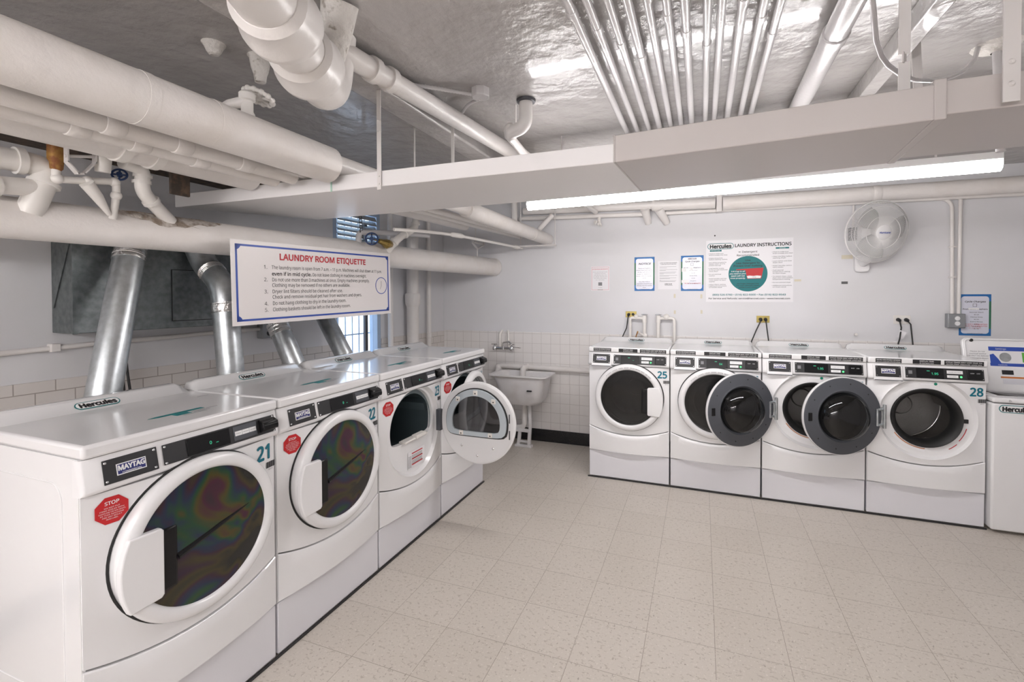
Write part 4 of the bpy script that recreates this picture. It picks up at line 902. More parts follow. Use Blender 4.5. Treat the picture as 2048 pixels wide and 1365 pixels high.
vent('thick shiny steel vent pipe behind the nearest dryer, leaning right', [(-.635, .17, .45), (-.70, .18, .47), (-.715, .20, .8), (-.72, .228, 1.156), (-.95, .475, 1.864), ext((-.72, .228, 1.156), (-.95, .475, 1.864), 1.15)], .064, [(3, .90, .955), (4, -.25, .3)])
vent('steel vent pipe with foil-taped elbow, just left of the etiquette sign', [Vector((-.635, .80, .45)), Vector((-.70, .81, .47))] + arcpath([(-.715, .82, .85), (-.72, .827, 1.171), (-.80, .85, 1.68), (-.97, .86, 1.80), (-1.0, .84, 1.90)], .10, 6), .067, [(9, .80, .98), (2, .55, .95), (16, 0, .7)])
vent('steel vent pipe with a foil band, showing under the middle of the sign', [(-.635, 1.25, .45), (-.70, 1.255, .47), (-.712, 1.26, .85), (-.72, 1.265, 1.165), (-.90, 1.285, 1.439), (-1.0, 1.29, 1.59)], .064, [(3, .70, .95)])
vent('slanted steel vent pipe in front of the window under the sign', [(-.635, 1.68, .45), (-.70, 1.685, .47), (-.712, 1.69, .85), (-.72, 1.707, 1.177), (-.95, 1.772, 1.43), (-1.10, 1.82, 1.59)], .064, [])
T = thing('wall_conduit', 'thin white conduit running along the left wall above the tiles', 'conduit', (0, 0, 0))
MB().tube([(lw(-2.5) + .022, -2.5, 1.30), (lw(.12) + .022, .12, 1.349), (lw(.48) + .022, .48, 1.362), (lw(1.30) + .022, 1.30, 1.378), (lw(1.42) + .022, 1.42, 1.378)], .013, 12).build('run', PIPEP, T, smooth=60)
MB().box((lw(.30), .295, 1.338), (lw(.30) + .04, .335, 1.378)).build('clip', PIPEP, T, bevel=.004)
b = MB(); b.tube([(lw(1.27) + .022, 1.27, 1.377), (lw(1.31) + .022, 1.31, 1.378)], .019, 12); b.build('connector', PIPEP, T)
T = thing('outlet_box', 'grey double outlet box on the left wall under the sign', 'outlet', (0, 0, 0))
MB().box((lw(1.45), 1.42, 1.31), (lw(1.45) + .06, 1.52, 1.44)).build('box', GREYT, T, bevel=.004)
for zz in (1.345, 1.405): b = MB(); b.lathe([(0, .003), (.018, .003), (.02, 0)], (lw(1.45) + .06, 1.47, zz), X, 16); b.build('receptacle', INK, T)
for k, (a, c) in enumerate(((.585, .594), (.572, .562))):
    x_ = lw(.58) + .07
    o = MB().tube([(x_ - .045, .58, 1.40), (x_, a, 1.34), (x_ + .01, (a + c) / 2, 1.20), (x_ + .04, c, 1.02)], .0065, 10).build('power_cord', CORD, None, smooth=60); tag(o, 'black power cord hanging behind the nearest dryer, %s of the two' % ('right one', 'left one')[k], 'cord', 'cords behind the nearest dryer')

# ------------------------------------------------------------------ etiquette sign
T = thing('etiquette_sign', 'large white rules sign with blue border hanging in front of the fat pipe', 'sign', (-.55, .715, 1.454))
sr = Vector((.05, 1.259, .024)).normalized(); su = Vector((0, -.019, 1)).normalized(); sn = sr.cross(su); so = Vector((0, 0, 0)); SW, SH = 1.26, .462
MB().obox(so, sr, su, sn, 0, SW, 0, SH, -.006, 0).build('board', WHITEP, T, smooth=0)
b = MB(); bw = .011; i0 = .022
for (x0, y0, x1, y1) in ((i0, i0, SW - i0, i0 + bw), (i0, SH - i0 - bw, SW - i0, SH - i0), (i0, i0, i0 + bw, SH - i0), (SW - i0 - bw, i0, SW - i0, SH - i0)): b.obox(so, sr, su, sn, x0, x1, y0, y1, .0002, .001)
for (cx_, cy_, a0) in ((i0, i0, 0), (SW - i0, i0, PI / 2), (SW - i0, SH - i0, PI), (i0, SH - i0, -PI / 2)):
    b.prism([(cx_, cy_)] + [(cx_ + .032 * math.cos(a0 + k * PI / 12), cy_ + .032 * math.sin(a0 + k * PI / 12)) for k in range(7)], so, sr, su, sn, .0002, .001)
b.build('blue_border', BLUEB, T, smooth=0)
def st(b, s_, x, y, size, fit=None, align='LEFT', bold=0.): b.text(s_, so + sr * x + su * y, sr, su, sn, size, align=align, lift=.0012, fit=fit, bold=bold)
b = MB(); st(b, 'LAUNDRY ROOM ETIQUETTE', .64, .385, .062, .70, 'CENTER', .022); b.build('title_lettering', REDT, T, smooth=0, recalc=False)
b = MB(); x0 = .235
rows = [(.322, '1.', 'The laundry room is open from 7 a.m. – 11 p.m. Machines will shut down at 11 p.m.', .925), (.251, '2.', 'Do not use more than 3 machines at once. Empty machines promptly.', .79), (.219, '', 'Clothing may be removed if no others are available.', .60), (.183, '3.', 'Dryer lint filters should be cleaned after use.', .53), (.151, '', 'Check and remove residual pet hair from washers and dryers.', .71), (.115, '4.', 'Do not hang clothing to dry in the laundry room.', .56), (.079, '5.', 'Clothing baskets should be left in the laundry rooom.', .60)]
for (yy, num, tx, wd) in rows:
    if num: st(b, num, x0 - .05, yy, .036)
    st(b, tx, x0, yy, .036, wd)
st(b, 'Do not leave clothing in machines overnight.', x0 + .285, .285, .036, .475); b.build('body_lettering', mat('dark_grey_ink', (.06, .06, .065), .5), T, smooth=0, recalc=False)
b = MB(); st(b, 'even if in mid cycle.', x0, .285, .036, .275, bold=.012); b.build('bold_lettering', INK, T, smooth=0, recalc=False)
cc = so + sr * 1.155 + su * .215
b = MB(); b.lathe([(.058, .0002), (.058, .0012), (.063, .0012), (.063, .0002)], cc, sn, 48); CL = b.build('clock_ring', BLUEB, T, smooth=0)
b = MB(); b.obox(cc, sr, su, sn, -.0015, .0015, -.004, .034, .0003, .001); d2 = (sr * -.45 - su * .9).normalized(); b.obox(cc, d2.cross(sn), d2, sn, -.001, .001, 0, .028, .0003, .001); b.build('clock_hands', GREYINK, CL, smooth=0)

# ------------------------------------------------------------------ posters on the back wall
yw = YB - .001
def P2(name, label, cat, x0, z0, x1, z1, m, group=None):
    T = thing(name, label, cat, (x0, yw, z0), 0, group); w, h = x1 - x0, z1 - z0
    MB().box((0, -.0025, 0), (w, -.0002, h)).build('sheet', m, T, smooth=0)
    return T, w, h
def tx(b, s_, x, z, size, fit=None, align='CENTER', bold=0., shear=0.): b.text(s_, (x, -.0035, z), X, Z, -Y, size, align=align, fit=fit, bold=bold, shear=shear)
def rc(b, x0, z0, x1, z1, l=.0028, t=.0004): b.box((x0, -l - t, z0), (x1, -l + .0002, z1))
# big instruction poster
T, w, h = P2('instruction_poster', 'large white laundry instruction poster with a teal circle and red cup', 'poster', 1.806, 1.546, 2.556, 2.141, PAPER)
badge(T, Vector((.130, -.003, h - .058)), X, Z, -Y, .235, .058, 'logo')
b = MB(); tx(b, 'LAUNDRY INSTRUCTIONS', .495, h - .055, .050, .475, bold=.022); tx(b, 'For Service and Refunds: service@hercnet.com • www.hercnet.com', w / 2, .034, .023, .70, bold=.02)
tx(b, 'Detergent', .385, h - .118, .030, .13, bold=.01); tx(b, 'Recommended', .37, h - .150, .030, .19, bold=.01); tx(b, 'HE', .298, h - .118, .018, bold=.02)
lft = ['• Check to make sure', '  drum is empty and clean', '', '• Empty all pockets', '  before loading clothes', '', '• Sort clothes properly for', '  better clean and to', '  prevent damage', '', '• Load washer loosely', '  to the proper level and', '  close door', '', '• Do not overload', '  washer', '', '• Insert laundry card into', '  card reader to start', '  washer', '', '• Select fabric setting', '• Additional instructions', '  on washer decal']
rgt = ['• Check to make sure', '  drum is empty and clean', '', '• Clean lint filter before', '  starting dryer', '', '• Load clothes and close', '  dryer door', '', '• Insert laundry card in', '  card reader', '', '• Push desired', '  temperature setting', '  to start dryer', '', '• To restart dryer, close', '  dryer door and reselect', '  temperature setting', '', '• Do not overload dryer', '', '• Additional instructions', '  on dryer decal']
for i, s_ in enumerate(lft):
    if s_: tx(b, s_, .018, h - .128 - i * .0142, .0148, min(.165, len(s_) * .0068), 'LEFT', .006)
for i, s_ in enumerate(rgt):
    if s_: tx(b, s_, .572, h - .128 - i * .0142, .0148, min(.165, len(s_) * .0068), 'LEFT', .006)
tx(b, 'Use', .37, .397, .022, .045, bold=.02, ); tx(b, 'Less Detergent To', .37, .370, .026, .20, bold=.02); tx(b, 'Prevent Over-Sudsing', .37, .344, .026, .245, bold=.02)
tx(b, 'Use Proper Detergent Only', .37, .175, .018, .19, bold=.01); tx(b, 'Too much detergent leaves', .37, .157, .018, .20, bold=.01); tx(b, 'residue in your clothes', .37, .139, .018, .16, bold=.01)
b.build('black_lettering', INK, T, smooth=0, recalc=False)
b = MB(); b.lathe([(0, .0030), (.168, .0030), (.168, .0022)], (.37, 0, .268), -Y, 64); rc(b, .035, h - .108, .14, h - .092); rc(b, .605, h - .100, .715, h - .086); b.build('teal_disc', TEAL, T, smooth=0)
b = MB(); tx(b, '(800) 526-5760 • (516) 822-9300 • Fax (516) 822-9543', w / 2, .070, .027, .63, bold=.02); b.build('teal_lettering', TEAL, T, smooth=0, recalc=False)
b = MB(); b.prism([(.27, .312), (.505, .322), (.485, .222), (.365, .220), (.350, .302), (.27, .304)], (0, -.0036, 0), X, Z, -Y, -.0004, .0002); CUP = b.build('measuring_cup', STOPR, T, smooth=0)
b = MB(); b.prism([(.362, .246), (.385, .250), (.42, .246), (.45, .250), (.484, .246), (.479, .226), (.369, .224)], (0, -.004, 0), X, Z, -Y, -.0002, .0002); b.build('cup_powder', WHITEI, CUP, smooth=0)
b = MB()
for i, s_ in enumerate(('1/4 Cup is all', 'you need or your', 'wash will not', 'rinse properly.')): tx(b, s_, .283, .292 - i * .0215, .0205, (.12, .145, .12, .13)[i], bold=.016, shear=.2)
tx(b, 'FOR TOP LOAD', .085, h - .100, .011, .08); tx(b, 'DRYERS', .66, h - .093, .011, .05); b.build('white_lettering', WHITEI, T, smooth=0, recalc=False)
b = MB(); b.text('1/4 cup', (.424, -.0046, .236), X, Z, -Y, .012, bold=.01); b.build('cup_lettering', INK, CUP, smooth=0, recalc=False)
def bluegreen(T, w, h):
    q = .014
    b = MB(); rc(b, 0, 0, w, h, .0026, .0001); b.build('blue_border', PBLUE, T, smooth=0)
    b = MB(); rc(b, 0, h * .17, w, h * .83, .0028, .0001); b.build('green_border', PGREEN, T, smooth=0)
    b = MB(); b.prism(rrect(q, q * 1.2, w - q, h - q * 1.2, .022), (0, -.0029, 0), X, Z, -Y, -.0004, .0002); b.build('inner_panel', SHEETL, T, smooth=0)
T, w, h = P2('notice_sheet', 'blue and green bordered NOTICE sheet, left of the plain paper', 'notice', 1.119, 1.657, 1.319, 2.002, SHEETL); bluegreen(T, w, h)
b = MB(); tx(b, 'NOTICE', w / 2, h - .068, .030, .125, bold=.025, shear=.25)
for i, s_ in enumerate(('Please use Powdered', 'and/or liquid detergents,', 'HE ONLY with the small', 'drawer for dispensing of', 'bleach, never during wash', 'cycle.', '', 'Only TIDE PODS or', 'equivalent should be put', 'directly into the washer', 'drum.')): 
    if s_: tx(b, s_, w / 2, h - .115 - i * .0195, .0165, len(s_) * .0064, bold=.004)
tx(b, 'A Professional Touch', w / 2, .017, .011, .10, bold=.01, shear=.2); b.build('lettering', INK, T, smooth=0, recalc=False)
T, w, h = P2('paper_notice', 'plain white printed paper between the two blue-bordered sheets', 'notice', 1.353, 1.672, 1.553, 1.955, PAPER)
b = MB(); tx(b, 'LAUNDRY CARD INSTRUCTIONS FOR RESIDENTS', w / 2, h - .018, .0105, .165, bold=.02); tx(b, 'TO ADD VALUE FOLLOW THESE STEPS', w / 2, h - .032, .0105, .15, bold=.02)
tx(b, 'HERCULES', w / 2, .052, .017, .07, bold=.03); rc(b, .065, .036, .14, .038); b.build('lettering', INK, T, smooth=0, recalc=False)
b = MB()
for i, (z_, l_) in enumerate(((.225, .16), (.212, .07), (.195, .17), (.187, .06), (.170, .16), (.161, .15), (.153, .04), (.138, .17), (.130, .09), (.113, .16), (.106, .10), (.090, .015), (.084, .16), (.076, .15))): rc(b, .015, z_, .015 + l_, z_ + .0022)
b.build('fine_print', GREYINK, T, smooth=0)
def charges(label, x0, z0, x1, z1, extra):
    T, w, h = P2('price_sheet', label, 'price notice', x0, z0, x1, z1, SHEETL); bluegreen(T, w, h)
    b = MB(); zt = h - .060
    if extra: tx(b, 'HERCULES', w / 2, h - .032, .022, .08, bold=.03); zt = h - .058
    tx(b, 'Cycle Charges', w / 2, zt, .022, .135, bold=.02, shear=.2); b.box((w / 2 - .014, -.0036, zt - .042), (w / 2 + .012, -.0026, zt - .040)); b.box((w / 2 - .014, -.0036, zt - .042), (w / 2 - .012, -.0026, zt - .018)); b.box((w / 2 - .014, -.0036, zt - .020), (w / 2 + .012, -.0026, zt - .018)); b.box((w / 2 + .010, -.0036, zt - .042), (w / 2 + .012, -.0026, zt - .018))
    tx(b, 'Front Load Washers', w / 2, zt - .062, .018, .16, bold=.02, shear=.1)
    rest = [('Normal Wash', .08), ('$ 2.25', .03), ('Heavy Duty', .07), ('$ 2.50', .03), ('Dryers', .05), ('$1.75 for 60 min.', .10)] if extra else [('Normal Wash', .09), ('$2.25', .03), ('Heavy Duty', .08), ('$2.50', .03), ('Extra Rinse', .08), ('$2.50', .03), ('Dryers', .05), ('$1.75', .03)]
    for i, (s_, wd) in enumerate(rest): tx(b, s_, w / 2 + .01, zt - .088 - i * (.026 if extra else .0195), .013, wd, bold=.01)
    tx(b, 'A Professional Touch', w / 2, .017, .011, .10, bold=.01, shear=.2); b.build('lettering', INK, T, smooth=0, recalc=False)
    b = MB(); tx(b, '$0.25 for 6 MINUTES', w / 2 + .005, .075 if extra else .080, .015, .15, bold=.015)
    if not extra: tx(b, 'Your card is only good here', w / 2, .096, .015, .16, bold=.012); tx(b, 'or ask staff', w / 2, .064, .013, .08)
    b.build('red_lettering', REDT, T, smooth=0, recalc=False)
    b = MB()
    if extra: rc(b, .08, .205, .115, .235, .0040); rc(b, .008, .190, .05, .225, .0040); rc(b, .006, .080, .075, .108, .0040)
    else: rc(b, .06, .215, .13, .228, .0040)
    b.build('white_patch', WHITEI, T, smooth=0); return T
charges('blue and green bordered cycle charges sheet, beside the large poster', 1.573, 1.654, 1.784, 2.003, True)
charges('blue and green bordered cycle charges sheet at far right above the open lid', 3.769, 1.272, 3.977, 1.613, False)
T, w, h = P2('paper_notice', 'small white paper with a pink border, leftmost on the back wall', 'notice', .665, 1.660, .862, 1.921, PAPER)
b = MB()
for (x0, z0, x1, z1) in ((.008, .010, w - .008, .013), (.008, h - .012, w - .008, h - .009), (.008, .010, .011, h - .009), (w - .011, .010, w - .008, h - .009)): rc(b, x0, z0, x1, z1)
tx(b, 'ATTENTION RESIDENTS', w / 2, h - .032, .019, .165, bold=.02); b.build('pink_border', PINK, T, smooth=0, recalc=False)
b = MB()
for i, s_ in enumerate(('If you are having trouble', 'using the machines,', 'scan your laundry card', 'or call for service and', 'the office will assist', 'you right away.')): tx(b, s_, w / 2, h - .062 - i * .0165, .0125, len(s_) * .0062)
tx(b, 'Thank you', w / 2, .036, .010, .04); rc(b, w / 2 - .02, .055, w / 2 + .02, .090); tx(b, 'HERCULES', w / 2, .012, .012, .055, bold=.03); b.build('lettering', GREYINK, T, smooth=0, recalc=False)
# scraps of tape and a dark patch
for (nm, lab, cat, x0, z0, x1, z1, m_) in (('tape_scrap', 'yellowed tape scrap just right of the large poster', 'tape', 2.565, 1.735, 2.62, 1.755, TAPE), ('tape_scrap', 'yellowed tape scrap left of the fan below its cage', 'tape', 2.935, 1.93, 3.02, 1.965, TAPE),
        ('tape_scrap', 'small tape mark under the plain paper, upper left of four', 'tape', 1.505, 1.585, 1.523, 1.625, TAPE), ('tape_scrap', 'small tape mark under the bordered price sheet, upper right of four', 'tape', 1.755, 1.58, 1.773, 1.62, TAPE), ('tape_scrap', 'small tape mark above the second washer, lower left of four', 'tape', 1.507, 1.425, 1.525, 1.46, TAPE), ('tape_scrap', 'small tape mark above the second washer, lower right of four', 'tape', 1.757, 1.43, 1.775, 1.465, TAPE), ('dark_patch', 'small dark grey scrap stuck on the wall below the fan', 'patch', 2.935, 1.708, 2.983, 1.730, SHADEG)):
    o = MB().box((x0, yw - .0022, z0), (x1, yw + .0005, z1)).build(nm, m_, None, smooth=0); tag(o, lab, cat)
for (x, z, lab) in ((1.885, 2.188, 'small black nail in the wall above the large poster'), ):
    b = MB(); b.lathe([(0, .012), (.006, .011), (.007, 0)], (x, YB, z), -Y, 10); tag(b.build('nail', INK), lab, 'nail')
for (x, z, lab) in ((3.044, 1.26, 'white knob stub on the wall, left of the two below the fan'), (3.128, 1.175, 'white knob stub on the wall, right of the two below the fan')):
    b = MB(); b.lathe([(0, .03), (.011, .028), (.013, .01), (.008, 0)], (x, YB, z), -Y, 12); tag(b.build('wall_stub', PVC), lab, 'pipe stub')

# ------------------------------------------------------------------ outlets, plugs and supply pipes above the washers
def outlet(label, x0, z0, x1, z1, m_, plugs):
    T = thing('wall_outlet', label, 'outlet', (x0, YB, z0)); w, h = x1 - x0, z1 - z0
    MB().box((0, -.006, 0), (w, -.0003, h)).build('plate', m_, T, bevel=.002)
    for px in (w * .3, w * .68): b = MB(); b.lathe([(0, .008), (.014, .008), (.015, .006)], (px, 0, h / 2), -Y, 16); b.build('receptacle', INK if m_ is not PVC else WHITEI, T)
    return T
outlet('brass outlet plate behind the supply pipes above the first washer', 1.03, 1.385, 1.14, 1.447, BRASSPL, 0)
outlet('brass outlet plate with two plugs above the second and third washers', 2.253, 1.352, 2.363, 1.416, BRASSPL, 2)
outlet('white outlet plate with two plugs above the last washer', 3.320, 1.358, 3.441, 1.433, PVC, 2)
def cord(label, pts, group):
    T = thing('power_cord', label, 'cord', (0, 0, 0), 0, group)
    p = Vector(pts[0]); MB().tube([p + Vector((0, -.004, 0)), p + Vector((0, -.035, -.004)), p + Vector((0, -.045, -.012))], [.016, .014, .009], 12).build('plug', INK, T)
    MB().tube([p + Vector((0, -.04, -.01))] + [Vector(q) for q in pts[1:]], .0055, 10).build('cable', CORD, T, smooth=60)
    return T
cord('black power cord slanting left from the bare brass outlet', [(2.287, YB - .004, 1.384), (2.245, 3.76, 1.28), (2.20, 3.70, 1.18), (2.17, 3.66, 1.05)], 'washer cords')
cord('black power cord hanging to the right from the bare brass outlet', [(2.328, YB - .004, 1.384), (2.338, 3.75, 1.27), (2.348, 3.70, 1.15), (2.35, 3.66, 1.0)], 'washer cords')
T = cord('black power cord with a paper tag, left from the white outlet', [(3.352, YB - .004, 1.396), (3.36, 3.76, 1.33), (3.33, 3.70, 1.24), (3.27, 3.66, 1.05)], 'washer cords')
MB().obox((3.345, 3.735, 1.30), (.9, 0, -.35), (.35, .0, .9), (0, -1, 0), -.005, .045, -.055, .01, 0, .001).build('paper_tag', PAPER, T, smooth=0)
cord('black power cord hanging straight down from the white outlet', [(3.408, YB - .004, 1.396), (3.425, 3.76, 1.36), (3.42, 3.70, 1.2), (3.415, 3.66, 1.0)], 'washer cords')
cord('black and red cord behind the supply pipes of the first washer', [(1.062, YB - .004, 1.415), (1.05, 3.74, 1.28), (1.0, 3.70, 1.16), (.98, 3.66, 1.0)], 'washer cords')
def supply(label, xa, xb, bare_left):
    T = thing('supply_pipes', label, 'water pipes', (0, 0, 0)); zt = 1.385; y_ = 3.745
    if bare_left: MB().tube(arcpath([(xa, y_, .9), (xa, y_, zt), (xb, y_, zt - .005)], .03), .0145, 14).build('supply_pipe', PVC, T, smooth=60); vx = xb; ax = (xa + xb) / 2 - .01
    else: MB().tube(arcpath([(xb, y_, .9), (xb, y_, zt), (xa, y_, zt - .005)], .03), .0145, 14).build('supply_pipe', PVC, T, smooth=60); vx = xa; ax = (xa + xb) / 2
    MB().tube([(vx, y_, .95), (vx, y_, zt + .02)], .017, 14).build('standpipe', PVC, T, smooth=60); MB().tube([(vx, y_, zt - .05), (vx, y_, zt + .025)], .022, 14).build('coupling', PVC, T)
    b = MB(); b.lathe([(0, .016), (.020, .014), (.034, .008), (.034, .003), (.020, 0), (0, 0)], (vx, y_, zt + .028), Z, 20); b.build('valve_knob', CHROME, T)
    b = MB(); b.sphere((ax, y_, zt + .012), .030 if not bare_left else .024, 14); b.build('valve_body', PVC, T, smooth=60); MB().tube([(ax, y_, zt + .01), (ax, YB, zt + .01)], .014, 12).build('wall_stub', PVC, T)
    return T
supply('white water pipes with a chrome valve, left pair above the first washer', 1.085, 1.228, True)
supply('white water pipes with a chrome valve, right pair above the first washer', 1.362, 1.515, False)
T = thing('hose_bib', 'small white hose valve low between the water pipes above the first washer', 'valve', (0, 0, 0))
b = MB(); b.sphere((1.235, 3.735, 1.205), .026, 14); b.build('body', PVC, T, smooth=60); MB().tube([(1.235, 3.735, 1.205), (1.19, 3.72, 1.225), (1.175, 3.71, 1.235)], [.012, .010, .016], 10).build('lever', PVC, T)
MB().tube([(1.165, 3.72, 1.25), (1.15, 3.70, 1.20), (1.15, 3.66, 1.08)], .006, 8).build('hose', RUST, T)
T = thing('conduit_run', 'pair of painted conduits ending at a grey outlet box, right of the fan', 'conduit', (0, 0, 0))
MB().tube(arcpath([(3.40, 3.79, 2.415), (3.705, 3.79, 2.405), (3.715, 3.79, 1.45)], .09, 8), .0135, 12).build('conduit', PIPEP, T, smooth=60); MB().tube([(3.762, 3.79, 2.45), (3.757, 3.79, 1.45)], .0135, 12).build('conduit', PIPEP, T, smooth=60)
for z_ in (2.0, 1.75): MB().box((3.695, 3.775, z_), (3.735, 3.814, z_ + .012)).build('conduit_clip', PIPEP, T)
T = thing('outlet_box', 'grey metal outlet box on the wall left of the far right price sheet', 'outlet', (3.675, YB, 1.335))
MB().box((0, -.055, 0), (.118, 0, .118)).build('box', GREYT, T, bevel=.005); FP = MB().box((.004, -.060, .004), (.114, -.054, .114)).build('cover', GREYT, T, bevel=.003)
for z_ in (.038, .080):
    b = MB(); b.lathe([(0, .064), (.017, .064), (.019, .058)], (.062, 0, z_), -Y, 18); b.build('receptacle', WHITEI, FP)
MB().tube([(3.018, 3.80, 2.46), (3.018, 3.80, 2.20)], .009, 10).build('conduit', PIPEP); o = bpy.data.objects['conduit.012'] if 'conduit.012' in bpy.data.objects else None
for ob in list(COL.objects):
    if ob.name.startswith('conduit') and ob.type == 'MESH' and ob.parent is None and 'label' not in ob: tag(ob, 'short thin conduit dropping to the switch box behind the fan', 'conduit')
o = MB().box((2.98, 3.77, 2.09), (3.04, 3.814, 2.20)).build('switch_box', STRAP, None, bevel=.004); tag(o, 'small dark switch box on the wall behind the left edge of the fan', 'switch')

# ------------------------------------------------------------------ wall fan
T = thing('wall_fan', 'white wall-mounted fan with a round wire cage, tilted to the right', 'fan', (3.10, YB, 1.93))
FC = Vector((.015, -.27, .20)); fa = Vector((.30, -.93, -.20)).normalized(); FR = .285; fx = Z.cross(fa).normalized() * -1; fx = fa.cross(Z).normalized() * -1; fy_ = fa.cross(fx).normalized()
if fy_.z < 0: fy_ = -fy_
b = MB(); b.prism(rrect(-.055, -.075, .055, .075, .03), (-.02, 0, -.045), X, Z, -Y, 0, .05); b.build('wall_bracket', FANP, T, bevel=.008)
MB().tube([(-.018, -.03, -.045), (-.012, -.10, -.02), (.0, -.15, .09), FC + fa * -.10], [.035, .04, .035, .03], 16).build('neck', FANP, T, smooth=60)
b = MB(); b.lathe([(0, -.15), (.06, -.145), (.085, -.11), (.085, -.05), (.05, -.03), (0, -.03)], FC, fa, 28); b.build('motor', FANP, T, smooth=50)
def gpt(t, r, h):
    r *= .88
    return FC + fx * (r * math.cos(t)) + fy_ * (r * math.sin(t)) + fa * h
for nm, sgn in (('front_guard', 1), ('back_guard', -1)):
    b = MB(); prof = [(.055, .085), (.11, .083), (.17, .074), (.22, .058), (.26, .034), (FR, .004)] if sgn > 0 else [(.07, -.075), (.15, -.075), (.22, -.062), (.265, -.03), (FR, -.004)]
    nw = 140
    for k in range(nw):
        t = 2 * PI * k / nw; b.tube([gpt(t + (.25 * (1 - r / FR) if sgn > 0 else 0), r, h) for r, h in prof], .0013, 5, caps=False)
    for (r, h, rr) in ([(FR, .002, .005), (.235, .050, .0024), (.15, .078, .0024)] if sgn > 0 else [(FR, -.004, .005), (.18, -.07, .0022)]):
        b.tube([gpt(2 * PI * k / 64, r, h) for k in range(65)], rr, 6, caps=False)
    b.build(nm, CAGE, T, smooth=60)
b = MB(); b.lathe([(0, .095), (.05, .092), (.062, .084), (.064, .076)], FC, fa, 32); HB = b.build('hub_badge', FANP, T, smooth=50)
b = MB(); b.text('Hurricane', FC + fa * .096, fx * (1 if fx.x > 0 else -1), fy_, fa, .024, bold=.02, shear=.3, fit=.085); b.build('badge_lettering', BLUEB, HB, smooth=0, recalc=False)
for k in range(3):
    b = MB(); t0 = 2 * PI * k / 3; vs = []; nr, nt_ = 8, 8
    for i in range(nr + 1):
        r = .035 + .205 * i / nr; half = .25 + .42 * math.sin(PI * min(1, .25 + .6 * i / nr))
        for j in range(nt_ + 1):
            s_ = j / nt_ - .5; vs.append(gpt(t0 + .25 * i / nr + s_ * 2 * half, r, .025 + s_ * .055))
    b.add(vs, [(i * (nt_ + 1) + j, i * (nt_ + 1) + j + 1, (i + 1) * (nt_ + 1) + j + 1, (i + 1) * (nt_ + 1) + j) for i in range(nr) for j in range(nt_)])
    o = b.build('blade', BLADE, T, smooth=60); sm = o.modifiers.new('s', 'SOLIDIFY'); sm.thickness = .003
b = MB(); b.lathe([(0, .05), (.035, .045), (.042, .0), (.035, -.02), (0, -.02)], FC, fa, 20); b.build('blade_hub', BLADE, T)

# ------------------------------------------------------------------ utility sink
T = thing('utility_sink', 'old white wall-hung laundry sink with flared rim in the back corner', 'sink', (0, YB, 0))
def loop(x0, x1, y0, y1, z, r, n=5): return [(p[0], p[1], z) for p in rrect(x0, y0, x1, y1, r, n)]
Ls = [loop(-.335, .315, -.475, -.105, .778, .05), loop(-.335, .315, -.475, -.105, .790, .05), loop(-.30, .283, -.44, -.12, .788, .05), loop(-.285, .268, -.425, -.13, .770, .06), loop(-.20, .20, -.36, -.16, .50, .07), loop(-.10, .10, -.29, -.19, .482, .05)]
Lo = [loop(-.105, .105, -.30, -.16, .462, .05), loop(-.17, .17, -.365, -.13, .470, .09), loop(-.225, .222, -.40, -.11, .52, .08), loop(-.29, .272, -.440, -.108, .755, .07)]
seq = Lo + Ls; m_ = len(seq[0]); b = MB(); b.add([v for l in seq for v in l], [(i * m_ + k, i * m_ + (k + 1) % m_, (i + 1) * m_ + (k + 1) % m_, (i + 1) * m_ + k) for i in range(len(seq) - 1) for k in range(m_)] + [tuple(range(m_)), tuple((len(seq) - 1) * m_ + k for k in range(m_))])
b.build('basin', PORC, T, smooth=40)
b = MB(); b.box((.095, -.4385, .63), (.145, -.4205, .642)); b.build('chipped_mark', INK, T, smooth=0)
MB().tube(arcpath([(-.01, -.23, .465), (-.01, -.23, .20), (-.20, -.20, .175), (-.25, -.02, .175)], .06, 8), .028, 18).build('drain_pipe', PIPEP, T, smooth=60)
b = MB()
b.tube([(.055, -.255, .465), (.06, -.25, .30), (.062, -.25, .19)], [.016, .02, .018], 12); b.obox((-.10, -.255, .16), X, Z, -Y, 0, .175, 0, .03, -.02, .02)
b.obox((-.085, -.255, .02), (1, 0, 0), (.12, 0, 1), (0, -1, 0), 0, .032, 0, .15, -.018, .018); b.obox((.035, -.255, .02), (1, 0, 0), (.06, 0, 1), (0, -1, 0), 0, .032, 0, .15, -.018, .018); b.box((-.105, -.285, 0), (.085, -.225, .024)); b.obox((-.08, -.255, .045), X, Z, -Y, 0, .14, 0, .02, -.012, .012)
b.build('pedestal_foot', PORC, T, bevel=.003)
o = thing('waste_pipe', 'white waste pipe along the tiles behind the sink with a tee into the basin', 'pipe', (0, 0, 0))
MB().tube(arcpath([(-.385, 3.70, .72), (-.385, 3.76, .82), (.0, 3.765, .82), (.84, 3.77, .81)], .05, 6), .030, 18).build('run', PIPEP, o, smooth=60); MB().tube(arcpath([(-.05, 3.765, .82), (-.05, 3.645, .82), (-.05, 3.64, .72)], .04, 6), .030, 18).build('tee', PIPEP, o, smooth=60)
for p_ in ((-.05, 3.765, .82), (-.385, 3.752, .80)): b = MB(); b.sphere(p_, .040, 14); b.build('joint', PIPEP, o, smooth=60)
T = thing('faucet', 'chrome wall faucet with two handles above the sink', 'faucet', (-.36, YB, 1.02))
MB().tube([(-.085, -.055, 0), (.15, -.055, 0)], .016, 14).build('body', CHROME, T)
for x_ in (-.075, .135):
    b = MB(); b.lathe([(0, -.025), (.024, -.022), (.028, 0), (.020, .020), (.014, .032), (0, .034)], (x_, -.055, .0), Z, 16); b.build('valve', CHROME, T)
    hb = MB(); hb.tube([(x_ - .03, -.085, .045), (x_ + .03, -.06, .045)], .006, 8); hb.tube([(x_, -.055, .03), (x_, -.07, .047)], .008, 8); hb.build('handle', CHROME, T)
